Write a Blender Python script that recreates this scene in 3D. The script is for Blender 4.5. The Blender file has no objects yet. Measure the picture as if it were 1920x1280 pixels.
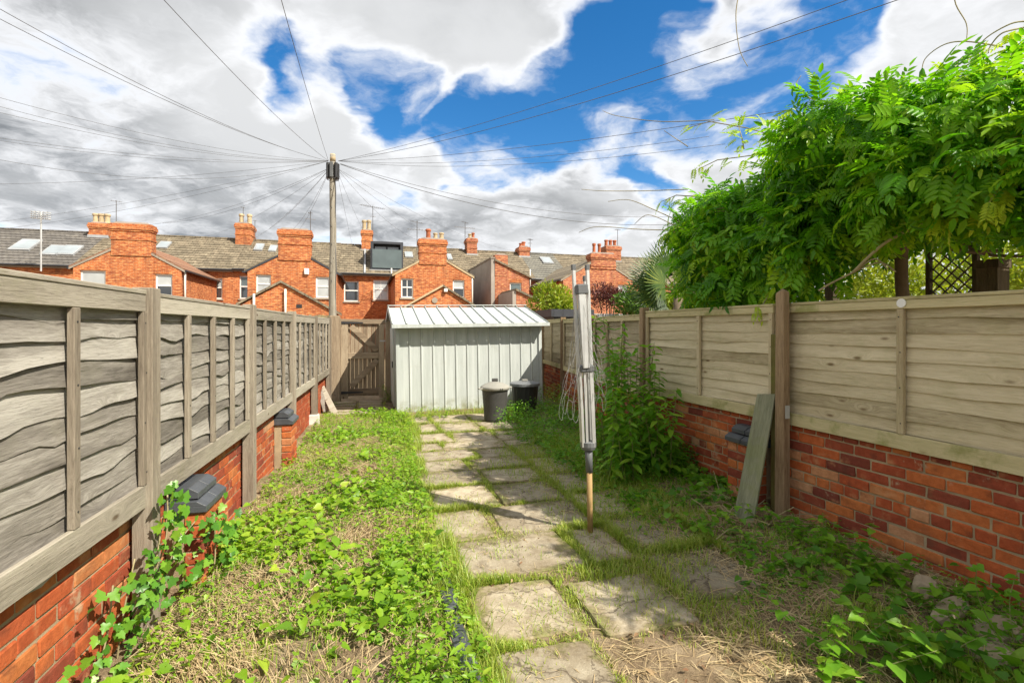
import bpy, bmesh, math, random
import numpy as np
from mathutils import Vector, Matrix

SC = bpy.context.scene
COL = SC.collection
random.seed(7)
RNG = np.random.default_rng(7)

# ------------------------------------------------------------------ camera
F, HX, HY, CH = 940.0, 960.0, 615.0, 1.55        # focal length (px of a 1920 frame), principal column, horizon row, eye height
cam = bpy.data.cameras.new('camera')
cam.sensor_width = 36.0
cam.lens = F / 1920 * 36
cam.shift_y = -25 / 1920
cam.clip_start = 0.05
cam.clip_end = 5000
camo = bpy.data.objects.new('camera', cam)
camo.location = (0, 0, CH)
camo.rotation_euler = (math.radians(90), 0, 0)
COL.objects.link(camo)
SC.camera = camo

# ------------------------------------------------------------------ light
SUN = Vector((0.83, -0.52, 1.0)).normalized()     # towards the sun
SUN_EL = math.asin(SUN.z)
SUN_AZ = math.atan2(SUN.x, SUN.y)
sl = bpy.data.lights.new('sun', 'SUN')
sl.energy = 3.7
sl.angle = math.radians(0.5)
sl.color = (1.0, 0.93, 0.80)
so = bpy.data.objects.new('sun', sl)
so.rotation_euler = (-SUN).to_track_quat('-Z', 'Y').to_euler()
so.location = SUN * 60
COL.objects.link(so)

SC.view_settings.view_transform = 'Standard'
SC.view_settings.look = 'None'
SC.view_settings.gamma = 1.0
SC.view_settings.use_curve_mapping = False
SC.view_settings.exposure = 1.2
SC.render.engine = 'CYCLES'
SC.cycles.max_bounces = 7
SC.cycles.transparent_max_bounces = 8
SC.cycles.use_adaptive_sampling = True
SC.cycles.adaptive_threshold = 0.02
SC.cycles.sample_clamp_indirect = 6
try:
    SC.cycles.use_denoising = True
    SC.cycles.denoiser = 'OPENIMAGEDENOISE'
except Exception:
    pass

# ------------------------------------------------------------------ node helpers
class NT:
    def __init__(self, tree):
        self.t = tree
        tree.nodes.clear()
    def n(self, kind, **kw):
        nd = self.t.nodes.new(kind)
        for k, v in kw.items():
            setattr(nd, k, v)
        return nd
    def l(self, a, b):
        self.t.links.new(a, b)
    def put(self, sock, v):
        if hasattr(v, 'is_output'):
            self.l(v, sock)
        else:
            sock.default_value = v
    def math(self, op, a, b=0.0, c=0.0, clamp=False):
        nd = self.n('ShaderNodeMath', operation=op, use_clamp=clamp)
        self.put(nd.inputs[0], a); self.put(nd.inputs[1], b); self.put(nd.inputs[2], c)
        return nd.outputs[0]
    def vmath(self, op, a, b=(0, 0, 0)):
        nd = self.n('ShaderNodeVectorMath', operation=op)
        self.put(nd.inputs[0], a); self.put(nd.inputs[1], b)
        return nd.outputs['Value'] if op in ('DOT_PRODUCT', 'LENGTH') else nd.outputs[0]
    def smooth(self, v, a, b, lo=0.0, hi=1.0):
        nd = self.n('ShaderNodeMapRange', interpolation_type='SMOOTHSTEP')
        self.put(nd.inputs[0], v)
        for i, q in enumerate((a, b, lo, hi)):
            nd.inputs[i + 1].default_value = q
        return nd.outputs[0]
    def noise(self, vec, scale=5, detail=4, rough=0.55, dist=0.0, dim='3D'):
        nd = self.n('ShaderNodeTexNoise', noise_dimensions=dim)
        if vec is not None: self.l(vec, nd.inputs['Vector'])
        nd.inputs['Scale'].default_value = scale
        nd.inputs['Detail'].default_value = detail
        nd.inputs['Roughness'].default_value = rough
        nd.inputs['Distortion'].default_value = dist
        return nd.outputs[0]
    def ramp(self, fac, stops, interp='LINEAR'):
        nd = self.n('ShaderNodeValToRGB')
        nd.color_ramp.interpolation = interp
        els = nd.color_ramp.elements
        while len(els) < len(stops):
            els.new(0.5)
        for e, (p, c) in zip(els, stops):
            e.position = p
            e.color = (*c, 1) if len(c) == 3 else c
        self.l(fac, nd.inputs[0])
        return nd.outputs[0]
    def mix(self, fac, a, b, blend='MIX'):
        nd = self.n('ShaderNodeMix', data_type='RGBA', blend_type=blend)
        self.put(nd.inputs[0], fac)
        for s, v in ((nd.inputs[6], a), (nd.inputs[7], b)):
            if isinstance(v, tuple) and len(v) == 3: v = (*v, 1)
            self.put(s, v)
        return nd.outputs[2]
    def mapping(self, vec, scale=(1, 1, 1), loc=(0, 0, 0), rot=(0, 0, 0)):
        nd = self.n('ShaderNodeMapping')
        self.l(vec, nd.inputs[0])
        self.put(nd.inputs[1], loc); nd.inputs[2].default_value = rot; nd.inputs[3].default_value = scale
        return nd.outputs[0]
    def comb(self, x, y, z):
        nd = self.n('ShaderNodeCombineXYZ')
        for s, v in zip(nd.inputs, (x, y, z)): self.put(s, v)
        return nd.outputs[0]
    def sep(self, v):
        nd = self.n('ShaderNodeSeparateXYZ'); self.l(v, nd.inputs[0]); return nd.outputs
    def bump(self, h, strength=0.4, dist=0.01):
        nd = self.n('ShaderNodeBump')
        nd.inputs['Strength'].default_value = strength
        nd.inputs['Distance'].default_value = dist
        self.l(h, nd.inputs['Height'])
        return nd.outputs[0]
    def obj(self):
        return self.n('ShaderNodeTexCoord').outputs['Object']
    def rnd(self):
        return self.n('ShaderNodeObjectInfo').outputs['Random']

# ------------------------------------------------------------------ sky with clouds
world = bpy.data.worlds.new('World')
SC.world = world
world.use_nodes = True
W = NT(world.node_tree)
out = W.n('ShaderNodeOutputWorld')
sky = W.n('ShaderNodeTexSky', sky_type='NISHITA')
sky.sun_disc = False
sky.sun_elevation = SUN_EL
sky.sun_rotation = SUN_AZ
sky.air_density = 1.0
sky.dust_density = 0.3
sky.ozone_density = 3.0
hsv = W.n('ShaderNodeHueSaturation')
hsv.inputs['Saturation'].default_value = 1.36
W.l(sky.outputs[0], hsv.inputs['Color'])
bg_sky = W.n('ShaderNodeBackground'); bg_sky.inputs[1].default_value = 0.075
W.l(hsv.outputs[0], bg_sky.inputs[0])
d = W.vmath('NORMALIZE', W.n('ShaderNodeTexCoord').outputs['Generated'])
sx, sy, sz = W.sep(d)
zz = W.math('ADD', W.math('MAXIMUM', sz, 0.0), 0.22)
p = W.comb(W.math('DIVIDE', sx, zz), W.math('DIVIDE', sy, zz), 0.0)
p = W.mapping(p, loc=(3.1, 1.7, 0.4))
warp = W.n('ShaderNodeTexNoise'); W.l(p, warp.inputs['Vector']); warp.inputs['Scale'].default_value = 3.0; warp.inputs['Detail'].default_value = 5
pw = W.vmath('ADD', p, W.vmath('MULTIPLY', W.vmath('SUBTRACT', warp.outputs['Color'], (.5, .5, .5)), (.35, .35, .35)))
n_big = W.noise(p, 0.9, 4, 0.55, 0.3)
n_mid = W.noise(pw, 2.3, 10, 0.60, 0.1)
n_fine = W.noise(pw, 7.0, 8, 0.62, 0.2)
n_shade = W.noise(W.mapping(p, loc=(7.3, 2.2, 0)), 0.95, 5, 0.46, 0.3)
# gaps of clear blue, each given by its direction in the sky (column, row, radius, weight)
GAPS = [(490, 70, 60, .6), (560, 125, 60, .7), (580, 60, 40, .4), (740, 205, 75, .9), (840, 235, 95, .8), (930, 275, 70, .8), (1010, 215, 110, .9),
        (1090, 262, 80, .8), (1130, 140, 110, .8), (1210, 70, 90, .7), (1270, 190, 130, .8), (1400, 180, 95, .75), (1540, 90, 120, .9),
        (1430, 60, 70, .3), (1600, 20, 80, .8), (1225, 340, 45, .7), (700, 150, 60, .6), (1240, 30, 80, .6)]
WHITE = [(880, 315, 90, .3), (1000, 335, 100, .3), (1130, 330, 90, .3), (620, 260, 90, .35), (660, 200, 60, .3), (1180, 230, 60, .25), (790, 110, 110, .6),
         (920, 50, 130, .6), (1330, 60, 75, .45), (1390, 230, 70, .35), (1290, 270, 60, .3), (1040, 80, 70, .3)]
dw = W.vmath('NORMALIZE', W.vmath('ADD', d, W.vmath('MULTIPLY', W.vmath('SUBTRACT', warp.outputs['Color'], (.5, .5, .5)), (.30, .30, .22))))
def blobs(lst, k=1.55):
    tot = None
    for (px, py, r, w) in lst:
        c = Vector(((px - HX) / F, 1.0, (HY - py) / F)).normalized()
        ro = r * k / F * c.y ** 1.0
        dp = W.vmath('DOT_PRODUCT', dw, tuple(c))
        s = W.smooth(dp, math.cos(ro), 1.0, 0.0, w)
        tot = s if tot is None else W.math('ADD', tot, s)
    return tot
gap = W.math('MINIMUM', W.math('MULTIPLY', blobs(GAPS), 0.92), 1.0)
fill = blobs(WHITE, 1.25)
den = W.math('ADD', W.math('ADD', W.math('MULTIPLY', W.math('SUBTRACT', n_mid, 0.5), 2.3), W.math('MULTIPLY', W.math('SUBTRACT', n_fine, 0.5), 0.9)), W.math('MULTIPLY', W.math('SUBTRACT', n_big, 0.5), 0.35))
den = W.math('ADD', den, 0.54)
den = W.math('SUBTRACT', den, gap)
den = W.math('ADD', den, fill)
alpha = W.smooth(den, -0.42, 0.42)
thick = W.smooth(den, 0.15, 0.9)
shade = W.smooth(W.math('ADD', n_shade, W.math('MULTIPLY', W.math('SUBTRACT', n_mid, 0.5), 0.3)), 0.34, 0.64)
low_left = W.math('MULTIPLY', W.smooth(sx, 0.15, -0.7), W.smooth(sz, 0.42, 0.08))
grey = W.mix(shade, (0.22, 0.232, 0.245), (0.62, 0.63, 0.64))
grey = W.mix(W.math('MULTIPLY', low_left, W.math('SUBTRACT', 1.0, W.math('MULTIPLY', shade, .75))), grey, (0.10, 0.125, 0.155))
cloud = W.mix(thick, (0.82, 0.83, 0.85), grey)
bg_c = W.n('ShaderNodeBackground'); bg_c.inputs[1].default_value = 0.56
W.l(cloud, bg_c.inputs[0])
mx = W.n('ShaderNodeMixShader')
W.l(alpha, mx.inputs[0]); W.l(bg_sky.outputs[0], mx.inputs[1]); W.l(bg_c.outputs[0], mx.inputs[2])
W.l(mx.outputs[0], out.inputs[0])

# ------------------------------------------------------------------ materials
def material(name):
    m = bpy.data.materials.new(name)
    m.use_nodes = True
    g = NT(m.node_tree)
    o = g.n('ShaderNodeOutputMaterial')
    b = g.n('ShaderNodeBsdfPrincipled')
    g.l(b.outputs[0], o.inputs[0])
    return m, g, b, o

def m_plain(name, col, rough=0.6, metal=0.0, vary=0.12, scale=6, bump=0.15, spec=0.4):
    m, g, b, o = material(name)
    co = g.obj()
    n = g.noise(co, scale, 5, 0.6)
    c = g.mix(n, tuple(x * (1 - vary) for x in col), tuple(min(1, x * (1 + vary)) for x in col))
    big = g.smooth(g.noise(co, scale * 0.2, 3, 0.5), 0.3, 0.7, 0.82, 1.08)
    c = g.mix(1.0, c, g.comb(big, big, big), 'MULTIPLY')
    g.l(c, b.inputs['Base Color'])
    b.inputs['Roughness'].default_value = rough
    b.inputs['Metallic'].default_value = metal
    b.inputs['Specular IOR Level'].default_value = spec
    if bump: g.l(g.bump(g.noise(co, scale * 12, 3, 0.6), bump, 0.004), b.inputs['Normal'])
    return m

def m_wood(name, dark, mid, light, axis='X', knots=True, moss=0.0, grain=1.0, rough=0.85):
    """weathered timber, grain along one local axis, each board its own draw"""
    m, g, b, o = material(name)
    co = g.obj(); r = g.rnd()
    off = g.comb(g.math('MULTIPLY', r, 37.0), g.math('MULTIPLY', r, 91.0), g.math('MULTIPLY', r, 53.0))
    v = g.vmath('ADD', co, off)
    st = {'X': (1, 12, 12), 'Z': (12, 12, 1), 'Y': (12, 1, 12)}[axis]
    kn = None
    if knots:
        kst = {'X': (2.6, .01, 7.0), 'Z': (7, .01, 2.6), 'Y': (.01, 2.6, 7)}[axis]
        vor = g.n('ShaderNodeTexVoronoi'); g.l(g.mapping(v, kst), vor.inputs['Vector']); vor.inputs['Scale'].default_value = 1.0
        kd = vor.outputs['Distance']
        kn = g.smooth(kd, 0.12, 0.03)
        halo = g.smooth(kd, 0.34, 0.05)
        v = g.vmath('ADD', v, g.comb(0.0, 0.0, g.math('MULTIPLY', halo, 0.05)) if axis == 'X' else g.comb(g.math('MULTIPLY', halo, 0.05), 0.0, 0.0))
    broad = g.noise(g.mapping(v, tuple(s * 0.55 for s in st)), 1.6, 3, 0.5, 0.6)
    fine = g.noise(g.mapping(v, st), 9.0 * grain, 6, 0.68, 0.35)
    hair = g.noise(g.mapping(v, tuple(s if s == 1 else s * 3 for s in st)), 16 * grain, 3, 0.6)
    f = g.math('ADD', g.math('MULTIPLY', broad, 0.5), g.math('MULTIPLY', fine, 0.5))
    f = g.math('ADD', f, g.math('MULTIPLY', g.math('SUBTRACT', r, 0.5), 0.22))
    c = g.ramp(f, [(0.26, dark), (0.47, mid), (0.68, light)])
    crack = g.smooth(hair, 0.36, 0.27)
    c = g.mix(g.math('MULTIPLY', crack, 0.55), c, tuple(x * 0.35 for x in dark))
    if kn is not None:
        c = g.mix(g.math('MULTIPLY', kn, 0.9), c, (dark[0] * 0.55, dark[1] * 0.42, dark[2] * 0.32))
    if moss:
        mo = g.smooth(g.noise(g.vmath('ADD', co, off), 5.0, 6, 0.65), 0.50, 0.68)
        c = g.mix(g.math('MULTIPLY', mo, moss), c, (0.17, 0.20, 0.03))
    g.l(c, b.inputs['Base Color'])
    b.inputs['Roughness'].default_value = rough
    b.inputs['Specular IOR Level'].default_value = 0.2
    hgt = g.math('SUBTRACT', fine, g.math('MULTIPLY', crack, 0.6))
    g.l(g.bump(hgt, 0.55, 0.006), b.inputs['Normal'])
    return m

def m_brick_piece(name, ramp):
    """one brick: colour by the brick's own draw, face weathered"""
    m, g, b, o = material(name)
    co = g.obj(); r = g.rnd()
    v = g.vmath('ADD', co, g.comb(g.math('MULTIPLY', r, 70), g.math('MULTIPLY', r, 31), g.math('MULTIPLY', r, 17)))
    base = g.ramp(r, ramp)
    n = g.noise(v, 22, 6, 0.65)
    n2 = g.noise(v, 7, 4, 0.55)
    c = g.mix(g.smooth(n, 0.3, 0.75), g.mix(1.0, base, (0.72, 0.66, 0.62), 'MULTIPLY'), base)
    c = g.mix(g.smooth(n2, 0.55, 0.72, 0, 0.5), c, (0.54, 0.29, 0.14))
    c = g.mix(g.smooth(n2, 0.42, 0.30, 0, 0.5), c, (0.10, 0.035, 0.022))
    wp = g.n('ShaderNodeNewGeometry').outputs['Position']
    c = g.mix(g.smooth(g.noise(wp, 2.6, 6, 0.68), 0.52, 0.70, 0, 0.5), c, (0.15, 0.07, 0.04))
    c = g.mix(g.smooth(g.noise(wp, 6.5, 6, 0.7), 0.60, 0.70, 0, 0.7), c, (0.42, 0.33, 0.22))
    g.l(c, b.inputs['Base Color'])
    b.inputs['Roughness'].default_value = 0.88
    b.inputs['Specular IOR Level'].default_value = 0.25
    g.l(g.bump(g.noise(v, 60, 5, 0.7), 0.7, 0.006), b.inputs['Normal'])
    return m

def m_brick_far(name, c1, c2, mortar, pale=0.25):
    """brickwork too far away to tell the bricks apart: laid out on wall faces in local metres"""
    m, g, b, o = material(name)
    x, y, z = g.sep(g.obj())
    v = g.comb(g.math('ADD', x, y), z, 0.0)
    bt = g.n('ShaderNodeTexBrick')
    g.l(v, bt.inputs['Vector'])
    bt.inputs['Color1'].default_value = (*c1, 1); bt.inputs['Color2'].default_value = (*c2, 1)
    bt.inputs['Mortar'].default_value = (*mortar, 1)
    bt.inputs['Scale'].default_value = 1.0
    bt.inputs['Mortar Size'].default_value = 0.009
    bt.inputs['Mortar Smooth'].default_value = 0.2
    bt.inputs['Brick Width'].default_value = 0.225; bt.inputs['Row Height'].default_value = 0.075
    wn = g.noise(g.mapping(v, (1.0, 3.0, 1.0)), 4.2, 5, 0.7)
    c = g.mix(g.smooth(wn, 0.5, 0.72, 0, pale), bt.outputs['Color'], (0.68, 0.36, 0.17))
    c = g.mix(g.smooth(g.noise(v, 0.55, 4, 0.6), 0.36, 0.62, 0.42, 0.0), c, (0.20, 0.05, 0.022))
    wb = g.noise(g.mapping(v, (4.4, 13.3, 1.0)), 1.0, 2, 0.5)
    c = g.mix(g.smooth(wb, 0.52, 0.66, 0, 0.55), c, (0.70, 0.36, 0.15))
    c = g.mix(g.smooth(wb, 0.44, 0.32, 0, 0.65), c, (0.17, 0.045, 0.03))
    c = g.mix(g.smooth(g.noise(g.mapping(v, (1.6, .5, 1)), 1.3, 5, 0.65), 0.52, 0.70, 0, 0.5), c, (0.13, 0.06, 0.04))
    g.l(c, b.inputs['Base Color'])
    b.inputs['Roughness'].default_value = 0.9
    b.inputs['Specular IOR Level'].default_value = 0.2
    g.l(g.bump(bt.outputs['Fac'], -0.35, 0.01), b.inputs['Normal'])
    return m

def m_tiles(name, c1, c2, lichen, amount=0.5, width=0.3, row=0.34):
    m, g, b, o = material(name)
    x, y, z = g.sep(g.obj())
    v = g.comb(x, g.math('MULTIPLY', z, 1.9), 0.0)
    bt = g.n('ShaderNodeTexBrick'); g.l(v, bt.inputs['Vector'])
    bt.inputs['Color1'].default_value = (*c1, 1); bt.inputs['Color2'].default_value = (*c2, 1)
    bt.inputs['Mortar'].default_value = (*[q * 0.35 for q in c1], 1)
    bt.inputs['Scale'].default_value = 1.0; bt.inputs['Mortar Size'].default_value = 0.012
    bt.inputs['Brick Width'].default_value = width; bt.inputs['Row Height'].default_value = row
    n = g.noise(v, 3.0, 6, 0.7)
    c = g.mix(g.smooth(n, 0.48, 0.70, 0, amount), bt.outputs['Color'], lichen)
    n2 = g.noise(v, 0.7, 4, 0.6)
    c = g.mix(g.smooth(n2, 0.35, 0.6, 0.35, 0.0), c, tuple(q * 0.5 for q in c1))
    g.l(c, b.inputs['Base Color'])
    b.inputs['Roughness'].default_value = 0.85
    b.inputs['Specular IOR Level'].default_value = 0.3
    return m

def m_leaf(name, dark, mid, light, trans=0.35, rough=0.42):
    """leaf colour by the leaf's own draw ('tint' on each leaf, or the object's)"""
    m, g, b, o = material(name)
    at = g.n('ShaderNodeAttribute', attribute_name='tint')
    f = g.math('ADD', at.outputs['Fac'], g.math('MULTIPLY', g.math('SUBTRACT', g.rnd(), 0.5), 0.3), clamp=True)
    c = g.ramp(f, [(0.08, dark), (0.5, mid), (0.95, light)])
    n = g.noise(g.obj(), 40, 3, 0.6)
    c = g.mix(g.smooth(n, 0.3, 0.7, 0.25, 0.0), c, tuple(q * 0.5 for q in mid))
    g.l(c, b.inputs['Base Color'])
    b.inputs['Roughness'].default_value = rough
    b.inputs['Specular IOR Level'].default_value = 0.35
    tr = g.n('ShaderNodeBsdfTranslucent')
    g.l(g.mix(1.0, c, (1.15, 1.2, 0.5), 'MULTIPLY'), tr.inputs[0])
    mxs = g.n('ShaderNodeMixShader'); mxs.inputs[0].default_value = trans
    g.l(b.outputs[0], mxs.inputs[1]); g.l(tr.outputs[0], mxs.inputs[2]); g.l(mxs.outputs[0], o.inputs[0])
    return m

def m_glass_pane(name, tint=(0.03, 0.035, 0.04), rough=0.03):
    m, g, b, o = material(name)
    n = g.noise(g.obj(), 1.4, 2, 0.5)
    g.l(g.mix(n, tuple(q * 0.6 for q in tint), tuple(q * 1.4 for q in tint)), b.inputs['Base Color'])
    b.inputs['Roughness'].default_value = rough
    b.inputs['Specular IOR Level'].default_value = 0.9
    b.inputs['IOR'].default_value = 1.55
    b.inputs['Coat Weight'].default_value = 0.6
    b.inputs['Coat Roughness'].default_value = 0.02
    return m

M = {}
GW = ((0.075, 0.066, 0.055), (0.215, 0.195, 0.168), (0.41, 0.385, 0.34))
M['slat'] = m_wood('weathered_slat', *GW, moss=0.05)
M['rail'] = m_wood('weathered_rail', (0.17, 0.148, 0.115), (0.315, 0.28, 0.225), (0.44, 0.40, 0.325), moss=0.1)
M['upright'] = m_wood('weathered_upright', (0.11, 0.087, 0.065), (0.235, 0.198, 0.152), (0.37, 0.325, 0.258), 'Z')
M['slat_r'] = m_wood('pale_slat', (0.26, 0.21, 0.12), (0.50, 0.425, 0.275), (0.65, 0.565, 0.39), moss=0.12)
M['rail_r'] = m_wood('pale_mossy_rail', (0.30, 0.25, 0.13), (0.46, 0.40, 0.22), (0.58, 0.50, 0.30), moss=0.6)
M['upright_r'] = m_wood('pale_upright', (0.28, 0.22, 0.13), (0.45, 0.37, 0.23), (0.57, 0.48, 0.32), 'Z', moss=0.1)
M['brown_post'] = m_wood('old_brown_post', (0.07, 0.042, 0.024), (0.18, 0.115, 0.066), (0.33, 0.235, 0.14), 'Z', knots=False)
M['green_post'] = m_wood('algae_post', (0.05, 0.045, 0.012), (0.12, 0.105, 0.03), (0.2, 0.17, 0.06), 'Z', knots=False, moss=0.5)
M['plank_green'] = m_wood('green_grey_plank', (0.10, 0.105, 0.062), (0.21, 0.215, 0.14), (0.33, 0.32, 0.22), 'Z', knots=False, moss=0.25)
M['gate'] = m_wood('gate_timber', (0.12, 0.085, 0.055), (0.27, 0.205, 0.14), (0.42, 0.34, 0.24), 'Z')
M['gate_x'] = m_wood('gate_timber_cross', (0.12, 0.085, 0.055), (0.27, 0.205, 0.14), (0.42, 0.34, 0.24), 'X')
M['pole'] = m_wood('pole_timber', (0.12, 0.105, 0.082), (0.25, 0.225, 0.18), (0.36, 0.335, 0.28), 'Z', grain=0.5)
M['pergola'] = m_wood('pergola_timber', (0.04, 0.03, 0.018), (0.09, 0.07, 0.045), (0.16, 0.125, 0.08), 'Z', knots=False)
M['red_board'] = m_plain('red_paint', (0.30, 0.055, 0.025), 0.7, vary=0.25, scale=14)
M['brick'] = m_brick_piece('garden_brick', [(0.0, (0.19, 0.048, 0.032)), (0.14, (0.31, 0.068, 0.034)), (0.42, (0.42, 0.092, 0.034)), (0.72, (0.49, 0.125, 0.038)), (0.93, (0.53, 0.18, 0.056)), (1.0, (0.52, 0.30, 0.17))])
M['blue_brick'] = m_plain('blue_engineering_brick', (0.070, 0.076, 0.085), 0.45, vary=0.3, scale=20, bump=0.3)
M['mortar'] = m_plain('lime_mortar', (0.36, 0.275, 0.17), 0.95, vary=0.3, scale=18, bump=0.8)
M['hbrick'] = m_brick_far('house_brick', (0.54, 0.155, 0.042), (0.36, 0.085, 0.028), (0.52, 0.30, 0.16))
M['hbrick2'] = m_brick_far('house_brick_pinkish', (0.44, 0.125, 0.058), (0.32, 0.082, 0.042), (0.46, 0.30, 0.20), 0.4)
M['render'] = m_plain('grey_render', (0.36, 0.32, 0.28), 0.95, vary=0.2, scale=2.5, bump=0.3)
M['tiles'] = m_tiles('concrete_tiles', (0.155, 0.128, 0.088), (0.24, 0.195, 0.135), (0.42, 0.36, 0.25), 0.7)
M['tiles_red'] = m_tiles('brown_red_tiles', (0.24, 0.11, 0.065), (0.30, 0.165, 0.10), (0.40, 0.33, 0.23), 0.6)
M['slate'] = m_tiles('old_slate', (0.125, 0.115, 0.105), (0.18, 0.165, 0.15), (0.27, 0.245, 0.20), 0.5, 0.25, 0.24)
M['slate_r'] = m_tiles('grey_slate', (0.165, 0.16, 0.14), (0.21, 0.20, 0.17), (0.30, 0.28, 0.22), 0.5, 0.25, 0.24)
M['lead'] = m_plain('lead_flashing', (0.34, 0.35, 0.36), 0.6, vary=0.2)
M['white_frame'] = m_plain('white_frame', (0.80, 0.79, 0.76), 0.4, vary=0.04, bump=0)
M['cream_pot'] = m_plain('buff_chimney_pot', (0.46, 0.36, 0.22), 0.8, vary=0.25, scale=9)
M['red_pot'] = m_plain('red_chimney_pot', (0.40, 0.12, 0.05), 0.8, vary=0.2, scale=9)
M['glass'] = m_glass_pane('window_glass')
M['blind'] = m_glass_pane('window_with_blind', (0.42, 0.44, 0.44), 0.12)
M['skylight'] = m_glass_pane('skylight_glass', (0.30, 0.34, 0.36), 0.05)
M['dormer_glass'] = m_glass_pane('green_glass', (0.085, 0.115, 0.115), 0.04)
M['dark_clad'] = m_plain('dark_cladding', (0.045, 0.048, 0.058), 0.5, vary=0.1)
M['black_iron'] = m_plain('black_iron', (0.03, 0.03, 0.033), 0.5, vary=0.2)
M['stone'] = m_plain('stone_sill', (0.30, 0.26, 0.21), 0.9, vary=0.2)
M['pipe'] = m_plain('white_pipe', (0.70, 0.67, 0.60), 0.5, vary=0.06)
M['wire'] = m_plain('cable', (0.10, 0.10, 0.105), 0.6, vary=0.1, bump=0)
M['aerial'] = m_plain('aerial_metal', (0.16, 0.15, 0.15), 0.5, 0.5, bump=0)
M['galv'] = m_plain('galvanised_pole', (0.52, 0.53, 0.53), 0.5, 0.3, bump=0)
M['alu'] = m_plain('dull_aluminium', (0.60, 0.61, 0.60), 0.42, 0.55, vary=0.18, scale=9, bump=0.1)
M['grey_plastic'] = m_plain('grey_plastic', (0.12, 0.125, 0.13), 0.55, vary=0.2)
M['line'] = m_plain('clothes_line', (0.26, 0.26, 0.25), 0.55, vary=0.1, bump=0)
M['ochre_tube'] = m_plain('rusty_tube', (0.34, 0.22, 0.09), 0.7, vary=0.45, scale=12)
M['bin_grey'] = m_plain('grey_bin', (0.060, 0.058, 0.054), 0.6, vary=0.2, scale=16, bump=0.3)
M['bin_black'] = m_plain('black_bin', (0.028, 0.028, 0.028), 0.5, vary=0.2, scale=16)
M['bin_lid'] = m_plain('faded_lid', (0.33, 0.32, 0.28), 0.65, vary=0.2, scale=12)
M['bin_lid2'] = m_plain('grey_lid', (0.20, 0.21, 0.22), 0.6, vary=0.2, scale=12)
M['concrete'] = m_plain('pale_concrete', (0.50, 0.48, 0.43), 0.9, vary=0.2, scale=12, bump=0.5)
M['rubble'] = m_plain('rubble_stone', (0.36, 0.29, 0.20), 0.95, vary=0.3, scale=14, bump=0.9)
M['bark'] = m_plain('bark', (0.17, 0.13, 0.085), 0.9, vary=0.35, scale=20, bump=0.7)
M['stem'] = m_plain('green_stem', (0.20, 0.22, 0.07), 0.7, vary=0.25, scale=20, bump=0)
M['twig'] = m_plain('pale_vine_stem', (0.33, 0.28, 0.15), 0.75, vary=0.25, scale=20, bump=0)
M['timber_base'] = m_wood('base_timber', (0.12, 0.09, 0.05), (0.26, 0.2, 0.12), (0.38, 0.31, 0.2))

# metal shed sheet: dull cream-grey paint with streaks
m, g, b, o = material('shed_paint')
co = g.obj()
st = g.noise(g.mapping(co, (9, 9, 0.6)), 1.5, 5, 0.65)
c = g.mix(g.smooth(st, 0.3, 0.75), (0.40, 0.43, 0.415), (0.52, 0.55, 0.535))
c = g.mix(g.smooth(g.noise(co, 3.2, 6, 0.7), 0.56, 0.76, 0, 0.4), c, (0.34, 0.33, 0.26))
c = g.mix(g.smooth(g.noise(g.mapping(co, (14, 14, 1.1)), 2.2, 6, 0.72), 0.60, 0.74, 0, 0.45), c, (0.27, 0.19, 0.11))
gx, gy, gz = g.sep(co)
dirt = g.math('MULTIPLY', g.smooth(gz, 0.28, 0.02), g.smooth(g.noise(co, 7, 6, 0.7), 0.40, 0.62))
c = g.mix(g.math('MULTIPLY', dirt, 0.75), c, (0.20, 0.20, 0.09))
g.l(c, b.inputs['Base Color'])
b.inputs['Roughness'].default_value = 0.55
b.inputs['Specular IOR Level'].default_value = 0.3
g.l(g.bump(g.noise(g.mapping(co, (3, 3, 1)), 2.0, 3), 0.25, 0.02), b.inputs['Normal'])
M['shed'] = m

# paving: sandy concrete with stains
m, g, b, o = material('paving')
co = g.n('ShaderNodeNewGeometry').outputs['Position']; r = g.rnd()
ge = g.sep(g.n('ShaderNodeTexCoord').outputs['Generated'])
n = g.noise(co, 9, 7, 0.68)
c = g.ramp(n, [(0.28, (0.19, 0.15, 0.105)), (0.5, (0.335, 0.285, 0.21)), (0.72, (0.45, 0.395, 0.30))])
c = g.mix(g.smooth(g.noise(co, 2.4, 5, 0.6), 0.50, 0.68, 0, 0.55), c, (0.25, 0.20, 0.13))
c = g.mix(g.smooth(g.noise(co, 4.5, 6, 0.7), 0.60, 0.74, 0, 0.5), c, (0.16, 0.17, 0.06))
sp = g.noise(co, 90, 3, 0.7)
c = g.mix(g.smooth(sp, 0.60, 0.72, 0, 0.6), c, (0.60, 0.55, 0.45))
c = g.mix(g.smooth(sp, 0.40, 0.30, 0, 0.6), c, (0.12, 0.10, 0.07))
ed = g.math('MINIMUM', g.math('MINIMUM', ge[0], g.math('SUBTRACT', 1.0, ge[0])), g.math('MINIMUM', ge[1], g.math('SUBTRACT', 1.0, ge[1])))
ed = g.math('ADD', ed, g.math('MULTIPLY', g.math('SUBTRACT', g.noise(co, 4, 6, 0.7), 0.5), 1.05))
soilc = g.ramp(g.noise(co, 30, 5, 0.7), [(0.3, (0.11, 0.08, 0.045)), (0.5, (0.21, 0.165, 0.10)), (0.7, (0.32, 0.26, 0.165))])
c = g.mix(g.smooth(ed, 0.20, 0.02, 0, 0.92), c, soilc)
c = g.mix(g.smooth(g.math('ADD', ed, g.math('MULTIPLY', g.noise(co, 14, 4, 0.6), 0.2)), 0.20, 0.06, 0, 0.5), c, (0.14, 0.17, 0.035))
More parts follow.
